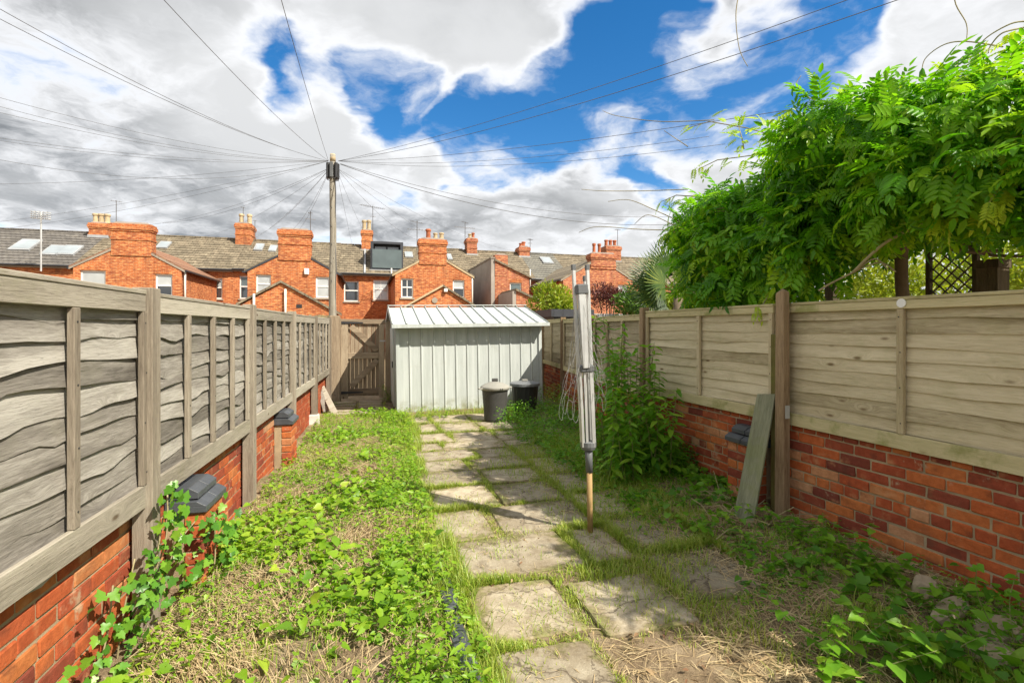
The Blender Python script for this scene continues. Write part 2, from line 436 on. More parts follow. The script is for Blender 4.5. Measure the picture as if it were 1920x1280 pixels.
crk = g.n('ShaderNodeTexVoronoi', feature='DISTANCE_TO_EDGE'); g.l(g.vmath('ADD', co, g.vmath('MULTIPLY', g.comb(n, g.noise(co, 7, 4), 0.0), (.25, .25, 0))), crk.inputs['Vector']); crk.inputs['Scale'].default_value = 1.6
crack = g.smooth(crk.outputs['Distance'], 0.012, 0.002)
c = g.mix(g.math('MULTIPLY', crack, 0.7), c, (0.08, 0.06, 0.04))
t = g.math('ADD', 0.75, g.math('MULTIPLY', r, 0.45))
c = g.mix(1.0, c, g.comb(t, t, g.math('MULTIPLY', t, 0.98)), 'MULTIPLY')
g.l(c, b.inputs['Base Color'])
b.inputs['Roughness'].default_value = 0.92
b.inputs['Specular IOR Level'].default_value = 0.2
g.l(g.bump(g.math('ADD', sp, g.math('MULTIPLY', n, 2.0)), 0.5, 0.006), b.inputs['Normal'])
M['paving'] = m

# soil with dead stems and litter
m, g, b, o = material('soil')
co = g.n('ShaderNodeNewGeometry').outputs['Position']
n = g.noise(co, 6, 8, 0.7); n2 = g.noise(co, 42, 6, 0.75)
c = g.ramp(n, [(0.3, (0.13, 0.09, 0.054)), (0.5, (0.25, 0.185, 0.115)), (0.7, (0.38, 0.30, 0.195))])
c = g.mix(g.smooth(n2, 0.5, 0.7, 0, 0.7), c, (0.33, 0.255, 0.155))
c = g.mix(g.smooth(g.noise(co, 2.1, 5, 0.6), 0.5, 0.68, 0, 0.45), c, (0.09, 0.12, 0.025))
g.l(c, b.inputs['Base Color'])
b.inputs['Roughness'].default_value = 0.97
b.inputs['Specular IOR Level'].default_value = 0.1
g.l(g.bump(g.math('ADD', n2, n), 0.9, 0.02), b.inputs['Normal'])
M['soil'] = m

M['weed'] = m_leaf('weed_leaf', (0.09, 0.22, 0.014), (0.23, 0.41, 0.022), (0.42, 0.53, 0.05), .42)
M['grass'] = m_leaf('grass_blade', (0.12, 0.23, 0.022), (0.27, 0.41, 0.035), (0.46, 0.46, 0.11), 0.35)
M['straw'] = m_leaf('dry_straw', (0.25, 0.16, 0.08), (0.46, 0.34, 0.18), (0.64, 0.52, 0.31), 0.1, 0.8)
M['wisteria'] = m_leaf('wisteria_leaf', (0.045, 0.175, 0.008), (0.155, 0.42, 0.014), (0.42, 0.62, 0.028), 0.55, 0.33)
M['wisteria_young'] = m_leaf('wisteria_young_leaf', (0.28, 0.46, 0.02), (0.43, 0.58, 0.03), (0.58, 0.66, 0.06), 0.5)
M['ivy'] = m_leaf('ivy_leaf', (0.04, 0.14, 0.02), (0.12, 0.30, 0.03), (0.27, 0.45, 0.04), 0.3, 0.35)
M['nettle'] = m_leaf('tall_weed_leaf', (0.06, 0.19, 0.016), (0.18, 0.40, 0.026), (0.36, 0.54, 0.055), 0.5)
M['bush_y'] = m_leaf('yellow_green_leaf', (0.14, 0.22, 0.015), (0.28, 0.36, 0.025), (0.45, 0.48, 0.06), 0.4)
M['bush_g'] = m_leaf('shrub_leaf', (0.06, 0.14, 0.02), (0.13, 0.25, 0.035), (0.26, 0.38, 0.07), 0.35)
M['bush_p'] = m_leaf('copper_leaf', (0.07, 0.02, 0.022), (0.15, 0.045, 0.045), (0.26, 0.10, 0.085), 0.3)
M['palm'] = m_leaf('palm_leaf', (0.02, 0.055, 0.012), (0.06, 0.115, 0.022), (0.22, 0.26, 0.05), 0.2)

# ------------------------------------------------------------------ geometry helpers
def at(px, py, Y):
    """world point seen at a photograph position, at a real distance Y"""
    return Vector(((px - HX) / F * Y, Y, CH - (py - HY) / F * Y))

class MB:
    def __init__(self):
        self.v = []; self.f = []
    def quad(self, *pts):
        i = len(self.v); self.v += [tuple(q) for q in pts]; self.f.append(tuple(range(i, i + len(pts)))); return self
    def hexa(self, b, t):
        """closed block from four bottom and four top corners (counter-clockwise seen from above)"""
        i = len(self.v); self.v += [tuple(q) for q in list(b) + list(t)]
        self.f += [(i + 3, i + 2, i + 1, i), (i + 4, i + 5, i + 6, i + 7)]
        for k in range(4):
            j = (k + 1) % 4
            self.f.append((i + k, i + j, i + 4 + j, i + 4 + k))
        return self
    def box(self, x0, x1, y0, y1, z0, z1):
        return self.hexa([(x0, y0, z0), (x1, y0, z0), (x1, y1, z0), (x0, y1, z0)], [(x0, y0, z1), (x1, y0, z1), (x1, y1, z1), (x0, y1, z1)])
    def prism(self, poly, y0, y1):
        """polygon in (x, z) pulled from y0 to y1 (given counter-clockwise seen from -y)"""
        i = len(self.v); n = len(poly)
        self.v += [(a, y0, b) for a, b in poly] + [(a, y1, b) for a, b in poly]
        self.f.append(tuple(range(i, i + n))); self.f.append(tuple(range(i + 2 * n - 1, i + n - 1, -1)))
        for k in range(n):
            j = (k + 1) % n
            self.f.append((i + j, i + k, i + n + k, i + n + j))
        return self
    def tube(self, pts, r, n=6, cap=True):
        pts = [Vector(q) for q in pts]
        rr = r if hasattr(r, '__len__') else [r] * len(pts)
        i0 = len(self.v)
        u = None
        for k, q in enumerate(pts):
            tdir = (pts[min(k + 1, len(pts) - 1)] - pts[max(k - 1, 0)]).normalized()
            if u is None:
                u = tdir.orthogonal().normalized()
            u = (u - tdir * u.dot(tdir)).normalized()
            w = tdir.cross(u)
            for a in range(n):
                an = 2 * math.pi * a / n
                self.v.append(tuple(q + (u * math.cos(an) + w * math.sin(an)) * rr[k]))
        for k in range(len(pts) - 1):
            for a in range(n):
                b = (a + 1) % n
                self.f.append((i0 + k * n + a, i0 + k * n + b, i0 + (k + 1) * n + b, i0 + (k + 1) * n + a))
        if cap:
            self.f.append(tuple(i0 + a for a in range(n - 1, -1, -1)))
            e = i0 + (len(pts) - 1) * n
            self.f.append(tuple(e + a for a in range(n)))
        return self
    def bar(self, a, b, w, h, up=(0, 0, 1)):
        a = Vector(a); b = Vector(b); dr = (b - a).normalized()
        sd = dr.cross(Vector(up)).normalized() * (w / 2); u = sd.cross(dr).normalized() * (h / 2)
        return self.hexa([a - sd - u, a + sd - u, b + sd - u, b - sd - u], [a - sd + u, a + sd + u, b + sd + u, b - sd + u])
    def lathe(self, prof, n=24, c=(0, 0), fn=None):
        """profile of (radius, z) turned about the vertical through c"""
        i0 = len(self.v)
        for (r, z) in prof:
            for a in range(n):
                an = 2 * math.pi * a / n
                q = r * (fn(an, z) if fn else 1.0)
                self.v.append((c[0] + q * math.cos(an), c[1] + q * math.sin(an), z))
        for k in range(len(prof) - 1):
            for a in range(n):
                b = (a + 1) % n
                self.f.append((i0 + k * n + a, i0 + k * n + b, i0 + (k + 1) * n + b, i0 + (k + 1) * n + a))
        return self
    def mesh(self, name):
        me = bpy.data.meshes.new(name)
        me.from_pydata(self.v, [], self.f)
        me.update()
        return me
    def build(self, name, mat, parent=None, smooth=False, bevel=0.0, seg=1):
        me = self.mesh(name)
        bm = bmesh.new(); bm.from_mesh(me)
        bmesh.ops.recalc_face_normals(bm, faces=bm.faces)
        if bevel:
            es = [e for e in bm.edges if len(e.link_faces) == 2 and e.calc_face_angle(0) > 0.5]
            bmesh.ops.bevel(bm, geom=es, offset=bevel, segments=seg, affect='EDGES', clamp_overlap=True)
        bm.to_mesh(me); bm.free()
        if smooth:
            me.polygons.foreach_set('use_smooth', [True] * len(me.polygons))
        return link(name, me, mat, parent)

def link(name, me, mat, parent=None):
    if mat is not None and len(me.materials) == 0:
        me.materials.append(M[mat] if isinstance(mat, str) else mat)
    o = bpy.data.objects.new(name, me)
    COL.objects.link(o)
    if parent is not None: o.parent = parent
    return o

def tag(o, label=None, cat=None, group=None, kind=None):
    if label: o['label'] = label
    if cat: o['category'] = cat
    if group: o['group'] = group
    if kind: o['kind'] = kind
    return o

def thing(name, label, cat, loc=(0, 0, 0), rz=0.0, group=None):
    o = bpy.data.objects.new(name, None)
    o.empty_display_size = 0.2
    COL.objects.link(o)
    o.location = loc; o.rotation_euler = (0, 0, rz)
    return tag(o, label, cat, group)

def mesh_np(name, V, Fc, tint=None):
    """fast mesh from arrays; all faces have the same number of corners"""
    me = bpy.data.meshes.new(name)
    V = np.asarray(V, np.float32); Fc = np.asarray(Fc, np.int32)
    k = Fc.shape[1]
    me.vertices.add(len(V)); me.vertices.foreach_set('co', V.ravel())
    me.loops.add(Fc.size); me.loops.foreach_set('vertex_index', Fc.ravel())
    me.polygons.add(len(Fc)); me.polygons.foreach_set('loop_start', np.arange(0, Fc.size, k, dtype=np.int32))
    me.update(calc_edges=True)
    if tint is not None:
        a = me.attributes.new('tint', 'FLOAT', 'POINT'); a.data.foreach_set('value', np.asarray(tint, np.float32))
    return me

def vnoise(x, y, seed=0):
    x = np.asarray(x, float); y = np.asarray(y, float)
    xi = np.floor(x).astype(np.int64); yi = np.floor(y).astype(np.int64)
    fx = x - xi; fy = y - yi
    fx = fx * fx * (3 - 2 * fx); fy = fy * fy * (3 - 2 * fy)
    def h(a, b):
        n = (a * 374761393 + b * 668265263 + seed * 1442695041) & 0x7fffffff
        n = ((n ^ (n >> 13)) * 1274126177) & 0x7fffffff
        return ((n ^ (n >> 16)) & 0xffff) / 65535.0
    return (h(xi, yi) * (1 - fx) + h(xi + 1, yi) * fx) * (1 - fy) + (h(xi, yi + 1) * (1 - fx) + h(xi + 1, yi + 1) * fx) * fy

def fbm(x, y, seed=0, o=4):
    s = 0.0; a = 0.5; t = 0.0
    for i in range(o):
        s = s + a * vnoise(np.asarray(x) * 2 ** i, np.asarray(y) * 2 ** i, seed + i); t += a; a *= 0.5
    return s / t

def norm(a):
    return a / np.maximum(np.linalg.norm(a, axis=-1, keepdims=True), 1e-9)

def scatter(tv, tf, pos, axis, nrm, size, tint):
    """copies of a template (x = axis, y = side, z = normal) into one pair of arrays"""
    tv = np.asarray(tv, float); tf = np.asarray(tf, int)
    ax = norm(axis); nz = norm(nrm - ax * np.sum(nrm * ax, -1, keepdims=True)); sd = np.cross(nz, ax)
    size = np.asarray(size, float).reshape(len(pos), -1)
    if size.shape[1] == 1: size = np.repeat(size, 3, 1)
    V = pos[:, None, :] + tv[None, :, 0:1] * size[:, None, 0:1] * ax[:, None, :] + tv[None, :, 1:2] * size[:, None, 1:2] * sd[:, None, :] + tv[None, :, 2:3] * size[:, None, 2:3] * nz[:, None, :]
    n, k = len(pos), len(tv)
    Fc = tf[None] + (np.arange(n) * k)[:, None, None]
    return V.reshape(-1, 3), Fc.reshape(-1, tf.shape[1]), np.repeat(tint, k)

def merge(parts):
    V = []; Fc = []; T = []; o = 0
    for v, f, t in parts:
        V.append(v); Fc.append(f + o); T.append(t); o += len(v)
    return np.concatenate(V), np.concatenate(Fc), np.concatenate(T)

# leaf templates: x along the leaf from its stalk, unit length; triangles
LEAF_V = [(0, 0, 0), (.28, .2, .05), (.28, -.2, .05), (.34, 0, -.03), (.68, .15, .0), (.68, -.15, .0), (1, 0, -.12)]
LEAF_F = [(0, 3, 1), (0, 2, 3), (3, 4, 1), (3, 2, 5), (3, 6, 4), (3, 5, 6)]
HEART_V = [(0, 0, 0), (-.14, .22, .06), (-.14, -.22, .06), (.16, .42, .08), (.16, -.42, .08), (.3, 0, -.02), (.6, .24, .03), (.6, -.24, .03), (1, 0, -.10)]
HEART_F = [(0, 5, 1), (0, 2, 5), (1, 5, 3), (2, 4, 5), (5, 6, 3), (5, 4, 7), (5, 8, 6), (5, 7, 8)]
IVY_V = [(0, 0, 0), (-.12, .26, .04), (.10, .46, .0), (.28, .31, .05), (.50, .42, -.02), (.62, .22, .03), (1, 0, -.12), (.62, -.22, .03), (.50, -.42, -.02), (.28, -.31, .05), (.10, -.46, .0), (-.12, -.26, .04), (.30, 0, -.03)]
IVY_F = [(12, 0, 11)] + [(12, i + 1, i) for i in range(0, 11)]
BLADE_V = [(0, .5, 0), (0, -.5, 0), (.5, .42, .06), (.5, -.42, .06), (.85, .22, -.06), (.85, -.22, -.06), (1, 0, -.2)]
BLADE_F = [(0, 1, 3), (0, 3, 2), (2, 3, 5), (2, 5, 4), (4, 5, 6)]

def rand_dirs(n, rng=RNG):
    return norm(rng.normal(size=(n, 3)))

def smooth_path(pts, n=6):
    out = []
    for i in range(len(pts) - 1):
        p0 = pts[max(i - 1, 0)]; p1 = pts[i]; p2 = pts[i + 1]; p3 = pts[min(i + 2, len(pts) - 1)]
        for k in range(n):
            t = k / n
            out.append(.5 * ((2 * p1) + (p2 - p0) * t + (2 * p0 - 5 * p1 + 4 * p2 - p3) * t * t + (3 * p1 - p0 - 3 * p2 + p3) * t ** 3))
    out.append(pts[-1]); return out

# ------------------------------------------------------------------ the garden's own axes
GK = 0.287
GA = math.atan(GK)                                    # the plot is turned this much from the view
GWx = Vector((math.cos(GA), math.sin(GA), 0)); GVy = Vector((-math.sin(GA), math.cos(GA), 0))
def G(w, v, z=0.0):
    return Vector((0, 0, z)) + GWx * w + GVy * v
def toG(x, y):
    return x * math.cos(GA) + y * math.sin(GA), -x * math.sin(GA) + y * math.cos(GA)

def ground_h(x, y):
    """height of the soil"""
    w, v = toG(np.asarray(x, float), np.asarray(y, float))
    bed = np.clip((0.45 - w) / 0.25, 0, 1) * np.clip((w + 1.5) / 0.4, 0, 1) * np.clip((9.6 - v) / 0.8, 0, 1) * np.clip(v / 1.0, 0, 1)
    h = bed * (0.01 + 0.13 * (fbm(w * 1.1 + 5, v * 1.1, 3) - 0.35) + 0.05 * (fbm(w * 5, v * 5, 9) - 0.5))
    rb = np.clip((w - 2.05) / 0.9, 0, 1) * np.clip((3.6 - w) / 0.3, 0, 1) * np.clip((9.6 - v) / 0.8, 0, 1) * np.clip(v / 1.0, 0, 1)
    h = h + rb * (0.09 + 0.07 * (fbm(w * 2.2, v * 2.2, 21) - 0.5))
    near = np.clip((14 - np.abs(v - 5)) / 3, 0, 1)
    h = h + near * 0.012 * (fbm(w * 7, v * 7, 31) - 0.5)
    return h - 0.012

xs = np.concatenate([[-900, -400, -160, -70, -35, -18, -10, -7], np.arange(-5.5, 4.01, 0.08), [5.5, 8, 12, 20, 35, 70, 160, 400, 900]])
ys = np.concatenate([[-300, -100, -30, -8, -2], np.arange(0.4, 11.01, 0.08), [12, 14, 17, 21, 26, 33, 45, 70, 150, 400, 1200]])
GX, GY = np.meshgrid(xs, ys)
Vg = np.stack([GX, GY, ground_h(GX, GY)], -1).reshape(-1, 3)
nx, ny = len(xs), len(ys)
ii = (np.arange(ny - 1)[:, None] * nx + np.arange(nx - 1)[None]).ravel()
Fg = np.stack([ii, ii + 1, ii + nx + 1, ii + nx], 1)
gm = mesh_np('ground', Vg, Fg)
gm.polygons.foreach_set('use_smooth', [True] * len(gm.polygons))
tag(link('ground', gm, 'soil'), kind='structure')

# ------------------------------------------------------------------ the terrace behind the lane
RY0 = 29.3
RE = Vector((math.cos(GA), math.sin(GA))); RN = Vector((-math.sin(GA), math.cos(GA)))
def RS(px, t):
    u = (px - HX) / F
    return (u * (RY0 + RN.y * t) - RN.x * t) / (RE.x - u * RE.y)
def RD(px, t):
    return RY0 + RS(px, t) * RE.y + t * RN.y
def RZ(px, py, t):
    return CH + (HY - py) / F * RD(px, t)
T_MAIN, T_RIDGE = 6.0, 10.0

def row_thing(name, label, cat, s, t=0.0, z=0.0, group=None):
    q = RE * s + RN * t
    return thing(name, label, cat, (q.x, RY0 + q.y, z), GA, group)

class House:
    def __init__(self, label, px_mid):
        self.s0 = RS(px_mid, 0)
        self.root = row_thing('terraced_house', label, 'house', self.s0, group='brick terrace beyond the lane')
    def S(self, px, t): return RS(px, t) - self.s0
    def wall(self, x0, x1, z0, z1, t, holes, mat, name='wall', gable=None, thick=0.25):
        """wall in the plane y = t with window openings; gable = list of (x, z) over the top edge"""
        m = MB()
        xsn = sorted({x0, x1, *[h[0] for h in holes], *[h[1] for h in holes]})
        zsn = sorted({z0, z1, *[h[2] for h in holes], *[h[3] for h in holes]})
        xsn = [q for q in xsn if x0 - 1e-6 <= q <= x1 + 1e-6]; zsn = [q for q in zsn if z0 - 1e-6 <= q <= z1 + 1e-6]
        for a, b in zip(xsn, xsn[1:]):
            for c, d2 in zip(zsn, zsn[1:]):
                mx_, mz_ = (a + b) / 2, (c + d2) / 2
                if any(h[0] < mx_ < h[1] and h[2] < mz_ < h[3] for h in holes): continue
                m.quad((a, t, c), (b, t, c), (b, t, d2), (a, t, d2))
        for (a, b, c, d2) in holes:
            k = t + 0.14
            m.quad((a, t, c), (a, t, d2), (a, k, d2), (a, k, c)); m.quad((b, t, c), (b, k, c), (b, k, d2), (b, t, d2))
            m.quad((a, t, d2), (b, t, d2), (b, k, d2), (a, k, d2)); m.quad((a, t, c), (a, k, c), (b, k, c), (b, t, c))
        if gable:
            m.quad(*[(x, t, z) for x, z in [(x0, z1), (x1, z1)] + list(gable)])
        o = MBraw(m, name, mat, self.root)
        return o
    def window(self, h, t, style='sash', glass='glass', frame='white_frame'):
        x0, x1, z0, z1 = h
        y = t + 0.075
        f = MB(); fw = 0.07
        f.box(x0, x1, y, y + .06, z1 - fw, z1); f.box(x0, x1, y, y + .06, z0, z0 + fw)
        f.box(x0, x0 + fw, y, y + .06, z0 + fw, z1 - fw); f.box(x1 - fw, x1, y, y + .06, z0 + fw, z1 - fw)
        zm = (z0 + z1) / 2 + (0.05 if style != 'single' else 0)
        if style in ('sash', 'four'):
            f.box(x0 + fw, x1 - fw, y - .012, y + .05, zm - .035, zm + .035)
        if style == 'four':
            xm = (x0 + x1) / 2
            f.box(xm - .018, xm + .018, y + .008, y + .045, z0 + fw, zm - .035); f.box(xm - .018, xm + .018, y + .008, y + .045, zm + .035, z1 - fw)
        w = f.build('window', frame, self.root)
        cells = [(z0 + fw, z1 - fw)] if style == 'single' else [(z0 + fw, zm - .035), (zm + .035, z1 - fw)]
        for i, (a, b) in enumerate(cells):
            gl = glass[i] if isinstance(glass, tuple) else glass
            MB().box(x0 + fw, x1 - fw, y + .02, y + .032, a, b).build('pane', gl, w)
        MB().box(x0 - .06, x1 + .06, t - .07, t + .10, z0 - .09, z0 - .004).build('sill', 'stone', w)
        arch = MB()
        n = 9
        for i in range(n):
            u0, u1 = i / n, (i + 1) / n
            xa, xb = x0 - .04 + (x1 - x0 + .08) * u0, x0 - .04 + (x1 - x0 + .08) * u1 - .012
            rise = 0.05 * (1 - (2 * (u0 + u1) / 2 - 1) ** 2)
            arch.box(xa, xb, t - .012, t + .05, z1 + .004 + rise * .4, z1 + .19 + rise)
        arch.build('lintel', 'hbrick', w)
    def hole(self, px0, px1, py0, py1, t):
        pm = (px0 + px1) / 2
        return (self.S(px0, t), self.S(px1, t), RZ(pm, py1, t), RZ(pm, py0, t))
    def roof(self, x0, x1, e, r, mat, name='roof', back=True, ov=0.0):
        """pitched slope facing the lane: e = (y, z) at the eaves, r = (y, z) at the ridge, laid in stepped courses"""
        m = MB(); n = 13; lip = 0.03
        ey, ez = e; ry, rz = r
        nv = Vector((0, -(rz - ez), ry - ey)).normalized()
        for i in range(n):
            a, b = i / n, (i + 1) / n
            ya, za = ey + (ry - ey) * a, ez + (rz - ez) * a
            yb, zb = ey + (ry - ey) * b, ez + (rz - ez) * b
            la = nv * lip
            m.quad((x0, ya + la.y, za + la.z), (x1, ya + la.y, za + la.z), (x1, yb, zb), (x0, yb, zb))
            m.quad((x0, ya, za), (x1, ya, za), (x1, ya + la.y, za + la.z), (x0, ya + la.y, za + la.z))
        if back:
            m.quad((x0, ry, rz), (x1, ry, rz), (x1, 2 * ry - ey, ez), (x0, 2 * ry - ey, ez))
            m.quad((x1, ey, ez), (x1, 2 * ry - ey, ez), (x1, ry, rz)); m.quad((x0, ey, ez), (x0, ry, rz), (x0, 2 * ry - ey, ez))
        o = MBraw(m, name, mat, self.root)
        rt = MB()
        k = int((x1 - x0) / 0.45)
        for i in range(k):
            a = x0 + (x1 - x0) * i / k
            b = x0 + (x1 - x0) * (i + 1) / k - .02
            rt.prism([(a, rz - .02), (b, rz - .02), (b, rz + .07), (a, rz + .07)], ry - .11, ry + .11)
        rt.build('ridge_tiles', mat, o)
        return o
    def chimney(self, x0, x1, y0, y1, z0, z1, pots=(), mat='hbrick', pot='cream_pot', base='lead', crown=True):
        m = MB()
        m.box(x0, x1, y0, y1, z0, z1 - .36)
        if crown:
            m.box(x0 - .035, x1 + .035, y0 - .035, y1 + .035, z1 - .36, z1 - .27)
            m.box(x0 - .07, x1 + .07, y0 - .07, y1 + .07, z1 - .27, z1 - .10)
            m.box(x0 - .035, x1 + .035, y0 - .035, y1 + .035, z1 - .10, z1)
            m.box(x0 - .03, x1 + .03, y0 - .03, y1 + .03, z1 - .78, z1 - .70)
        else:
            m.box(x0, x1, y0, y1, z1 - .36, z1)
        o = m.build('chimney', mat, self.root)
        MB().prism([(x0 + .06, z1), (x1 - .06, z1), (x1 - .16, z1 + .09), (x0 + .16, z1 + .09)], y0 + .05, y1 - .05).build('mortar_cap', 'render', o)
        for (x, hgt, r, pm) in pots:
            z = z1 + .06
            yc = (y0 + y1) / 2
            MB().lathe([(r * .98, z), (r * 1.02, z + .05), (r * .86, z + .1), (r * .8, z + hgt * .7), (r * .84, z + hgt * .75), (r * 1.05, z + hgt * .8), (r * 1.05, z + hgt * .93), (r * .9, z + hgt), (r * .6, z + hgt - .02), (r * .6, z + hgt - .2)], 12, (x, yc)).build('chimney_pot', pm or pot, o, smooth=False)
        if base:
            MB().prism([(x0 - .08, z0 + .02), (x1 + .08, z0 + .02), (x1 + .05, z0 + .2), (x0 - .05, z0 + .2)], y0 - .045, y0 - .02).build('flashing', base, o)
        return o
    def pipe(self, px, py0, py1, t, mat='pipe', off=0.06):
        x = self.S(px, t - off)
        MB().tube([(x, t - off, RZ(px, py1, t)), (x, t - off, RZ(px, py0, t))], .045, 8).build('drainpipe', mat, self.root, smooth=True)
    def skylight(self, px0, px1, py0, py1, e, r, glass='skylight'):
        """roof light lying on the slope between eaves e and ridge r"""
        pm = (px0 + px1) / 2
        def hit(px, py):
            lo, hi = 0.0, 1.0
            for _ in range(30):
                q = (lo + hi) / 2
                t = e[0] + (r[0] - e[0]) * q; z = e[1] + (r[1] - e[1]) * q
                if RZ(px, py, t) > z: lo = q
                else: hi = q
            return q
        qa, qb = hit(pm, py1), hit(pm, py0)
        def P(x, q, up): 
            t = e[0] + (r[0] - e[0]) * q; z = e[1] + (r[1] - e[1]) * q
            nv = Vector((0, -(r[1] - e[1]), r[0] - e[0])).normalized() * up
            return (x, t + nv.y, z + nv.z)
        tm = e[0] + (r[0] - e[0]) * (qa + qb) / 2
        xa, xb = self.S(px0 + 2, tm), self.S(px1 - 2, tm)
        f = MB().hexa([P(xa, qa, .0), P(xb, qa, .0), P(xb, qb, .0), P(xa, qb, .0)], [P(xa, qa, .11), P(xb, qa, .11), P(xb, qb, .11), P(xa, qb, .11)]).build('skylight', 'lead', self.root)
        dx = .07; dq = (qb - qa) * .1
        MB().hexa([P(xa + dx, qa + dq, .105), P(xb - dx, qa + dq, .105), P(xb - dx, qb - dq, .105), P(xa + dx, qb - dq, .105)], [P(xa + dx, qa + dq, .122), P(xb - dx, qa + dq, .122), P(xb - dx, qb - dq, .122), P(xa + dx, qb - dq, .122)]).build('pane', glass, f)
    def outrigger(self, px0, px1, pye0, pye1, stack, wins, mat='hbrick', roof='tiles', pitch=0.56, pots=(), verge='stone', t0=0.0, t1=None, pot='cream_pot'):
        """two-storey rear wing ending in a gable with its chimney stack"""
        t1 = T_MAIN if t1 is None else t1
        x0, x1 = self.S(px0, t0), self.S(px1, t0)
        ze = (RZ(px0, pye0, t0) + RZ(px1, pye1, t0)) / 2
        xm = (x0 + x1) / 2; zr = ze + pitch * (x1 - x0) / 2
        holes = [self.hole(*w[:4], t0) for w in wins]
        self.wall(x0, x1, 0, ze, t0, holes, mat, gable=[(xm, zr)])
        for h, w in zip(holes, wins):
            self.window(h, t0, *w[4:])
        side = MB()
        side.quad((x1, t0, 0), (x1, t1, 0), (x1, t1, ze), (x1, t0, ze)); side.quad((x0, t0, 0), (x0, t0, ze), (x0, t1, ze), (x0, t1, 0))
        MBraw(side, 'side_wall', mat, self.root)
        r = MB(); ov = .16; fo = .025
        for (xa, sg) in ((x0, -1), (x1, 1)):
            xe = xa + sg * ov; zee = ze - ov * pitch
            a, b = (xe, zee), (xm, zr)
            if sg < 0: poly = [a, b, (xm, zr + .09), (xe, zee + .09)]
            else: poly = [b, a, (xe, zee + .09), (xm, zr + .09)]
            r.prism(poly, t0 - fo, t1 + 3.2)
        o = r.build('wing_roof', roof, self.root)
        vb = MB()
        for (xa, sg) in ((x0, -1), (x1, 1)):
            xe = xa + sg * ov; zee = ze - ov * pitch
            a, b = (xe, zee - .08), (xm, zr - .08)
            poly = [a, b, (xm, zr + .02), (xe, zee + .02)] if sg < 0 else [b, a, (xe, zee + .02), (xm, zr + .02)]
            vb.prism(poly, t0 - .034, t0 - .027)
        vb.build('verge_board', verge, o)
        for (xa, sg) in ((x0, -1), (x1, 1)):
            MB().tube([(xa + sg * (ov + .04), t0 - fo, ze - .1), (xa + sg * (ov + .04), t1 - .1, ze - .1)], .055, 8).build('gutter', 'black_iron', o)
        if stack:
            sx0, sx1, pyt = stack
            a, b = self.S(sx0, t0), self.S(sx1, t0)
            zt = RZ((sx0 + sx1) / 2, pyt, t0)
            self.chimney(a, b, t0 - .05, t0 + .55, zr - pitch * (b - a) / 2 - .22, zt, [(self.S(p[0], t0), p[1], p[2], p[3]) for p in pots], mat, pot, base=None)
        return x0, x1, ze, zr

def MBraw(m, name, mat, parent):
    return link(name, m.mesh(name), mat, parent)

ER = dict()
def main_range(h, pxl, pxr, mat_roof, mat_wall, wins=(), ze=None, zr=None, tl=T_MAIN):
    """the street-side block: rear wall, eaves and roof slope"""
    x0, x1 = h.S(pxl, tl), h.S(pxr, tl)
    holes = [h.hole(*w[:4], tl) for w in wins]
    h.wall(x0, x1, 0, ze, tl, holes, mat_wall, name='rear_wall')
    for q, w in zip(holes, wins):
        h.window(q, tl, *w[4:])
    e = (tl - .22, ze - .02); r = (T_RIDGE, zr)
    o = h.roof(x0, x1, e, r, mat_roof)
    MB().tube([(x0, tl - .28, ze - .04), (x1, tl - .28, ze - .04)], .06, 8).build('gutter', 'black_iron', o)
    MB().box(x0, x1, tl - .22, tl - .01, ze - .16, ze - .03).build('fascia', 'stone', o)
    return e, r

ZE = 5.12; ZR = 7.62
# far left: slate roof with three roof lights
h = House('terraced house with dark slate roof and three roof lights', 60)
e, r = main_range(h, -260, 139, 'slate', 'hbrick', (), ZE - .05, ZR)
for q in ((27, 70, 451, 471), (84, 120, 462, 480), (112, 150, 462, 480)): h.skylight(*q, e, r)

# A: broad wing with the widest stack
h = House('orange brick terraced house with the broadest gabled wing, next to the dark slate roof', 245)
e, r = main_range(h, 139, 437, 'tiles', 'hbrick', [(384, 417, 521, 560, 'sash', ('glass', 'blind'))], ZE, ZR)
h.skylight(295, 320, 455, 467, e, r)
h.outrigger(137, 340, 494, 508, (209, 284, 420), [(150, 198, 507, 560, 'single', 'blind'), (291, 323, 514, 560, 'sash', ('glass', 'blind'))], roof='tiles_red')
h.pipe(347, 508, 575, 0.2)
h.chimney(h.S(171, 9.6), h.S(206, 9.6), 9.3, 10.1, 7.2, RZ(190, 420, 9.6), [(h.S(p, 9.6), .6, .17, None) for p in (178, 189, 200)])
h.chimney(h.S(444, 9.6), h.S(473, 9.6), 9.2, 10.6, 6.9, RZ(460, 421, 9.6), [(h.S(p, 9.6), .7, .17, None) for p in (451, 466)])

# B: wing with alarm box and lean-to in front
h = House('orange brick terraced house with small white alarm box on its gable', 551)
e, r = main_range(h, 437, 634, 'tiles', 'hbrick', [(449, 466, 517, 560, 'sash', ('glass', 'dormer_glass'))], ZE + .05, ZR - .02)
h.skylight(476, 496, 459, 471, e, r); h.skylight(503, 521, 462, 473, e, r)
x0, x1, ze, zr = h.outrigger(464, 632, 503, 513, (522, 583, 431), [(480, 508, 515, 553, 'sash', 'blind'), (592, 618, 519, 558, 'sash', 'blind')], verge='dark_clad')
q = h.S(575, 0); z = RZ(575, 509, 0)
ab = MB().box(q - .12, q + .12, -.13, -.003, z - .17, z + .15).build('alarm_box', 'white_frame', h.root, bevel=.03)
t0 = -3.2
x0, x1 = h.S(450, t0), h.S(628, t0); xm = h.S(527, t0); ze = RZ(450, 572, t0); zr = RZ(527, 531, t0); ze1 = RZ(624, 586, t0)
lt = MB().prism([(x0, 0), (x1, 0), (x1, ze1), (xm, zr), (x0, ze)], t0, -.01).build('lean_to', 'hbrick', h.root)
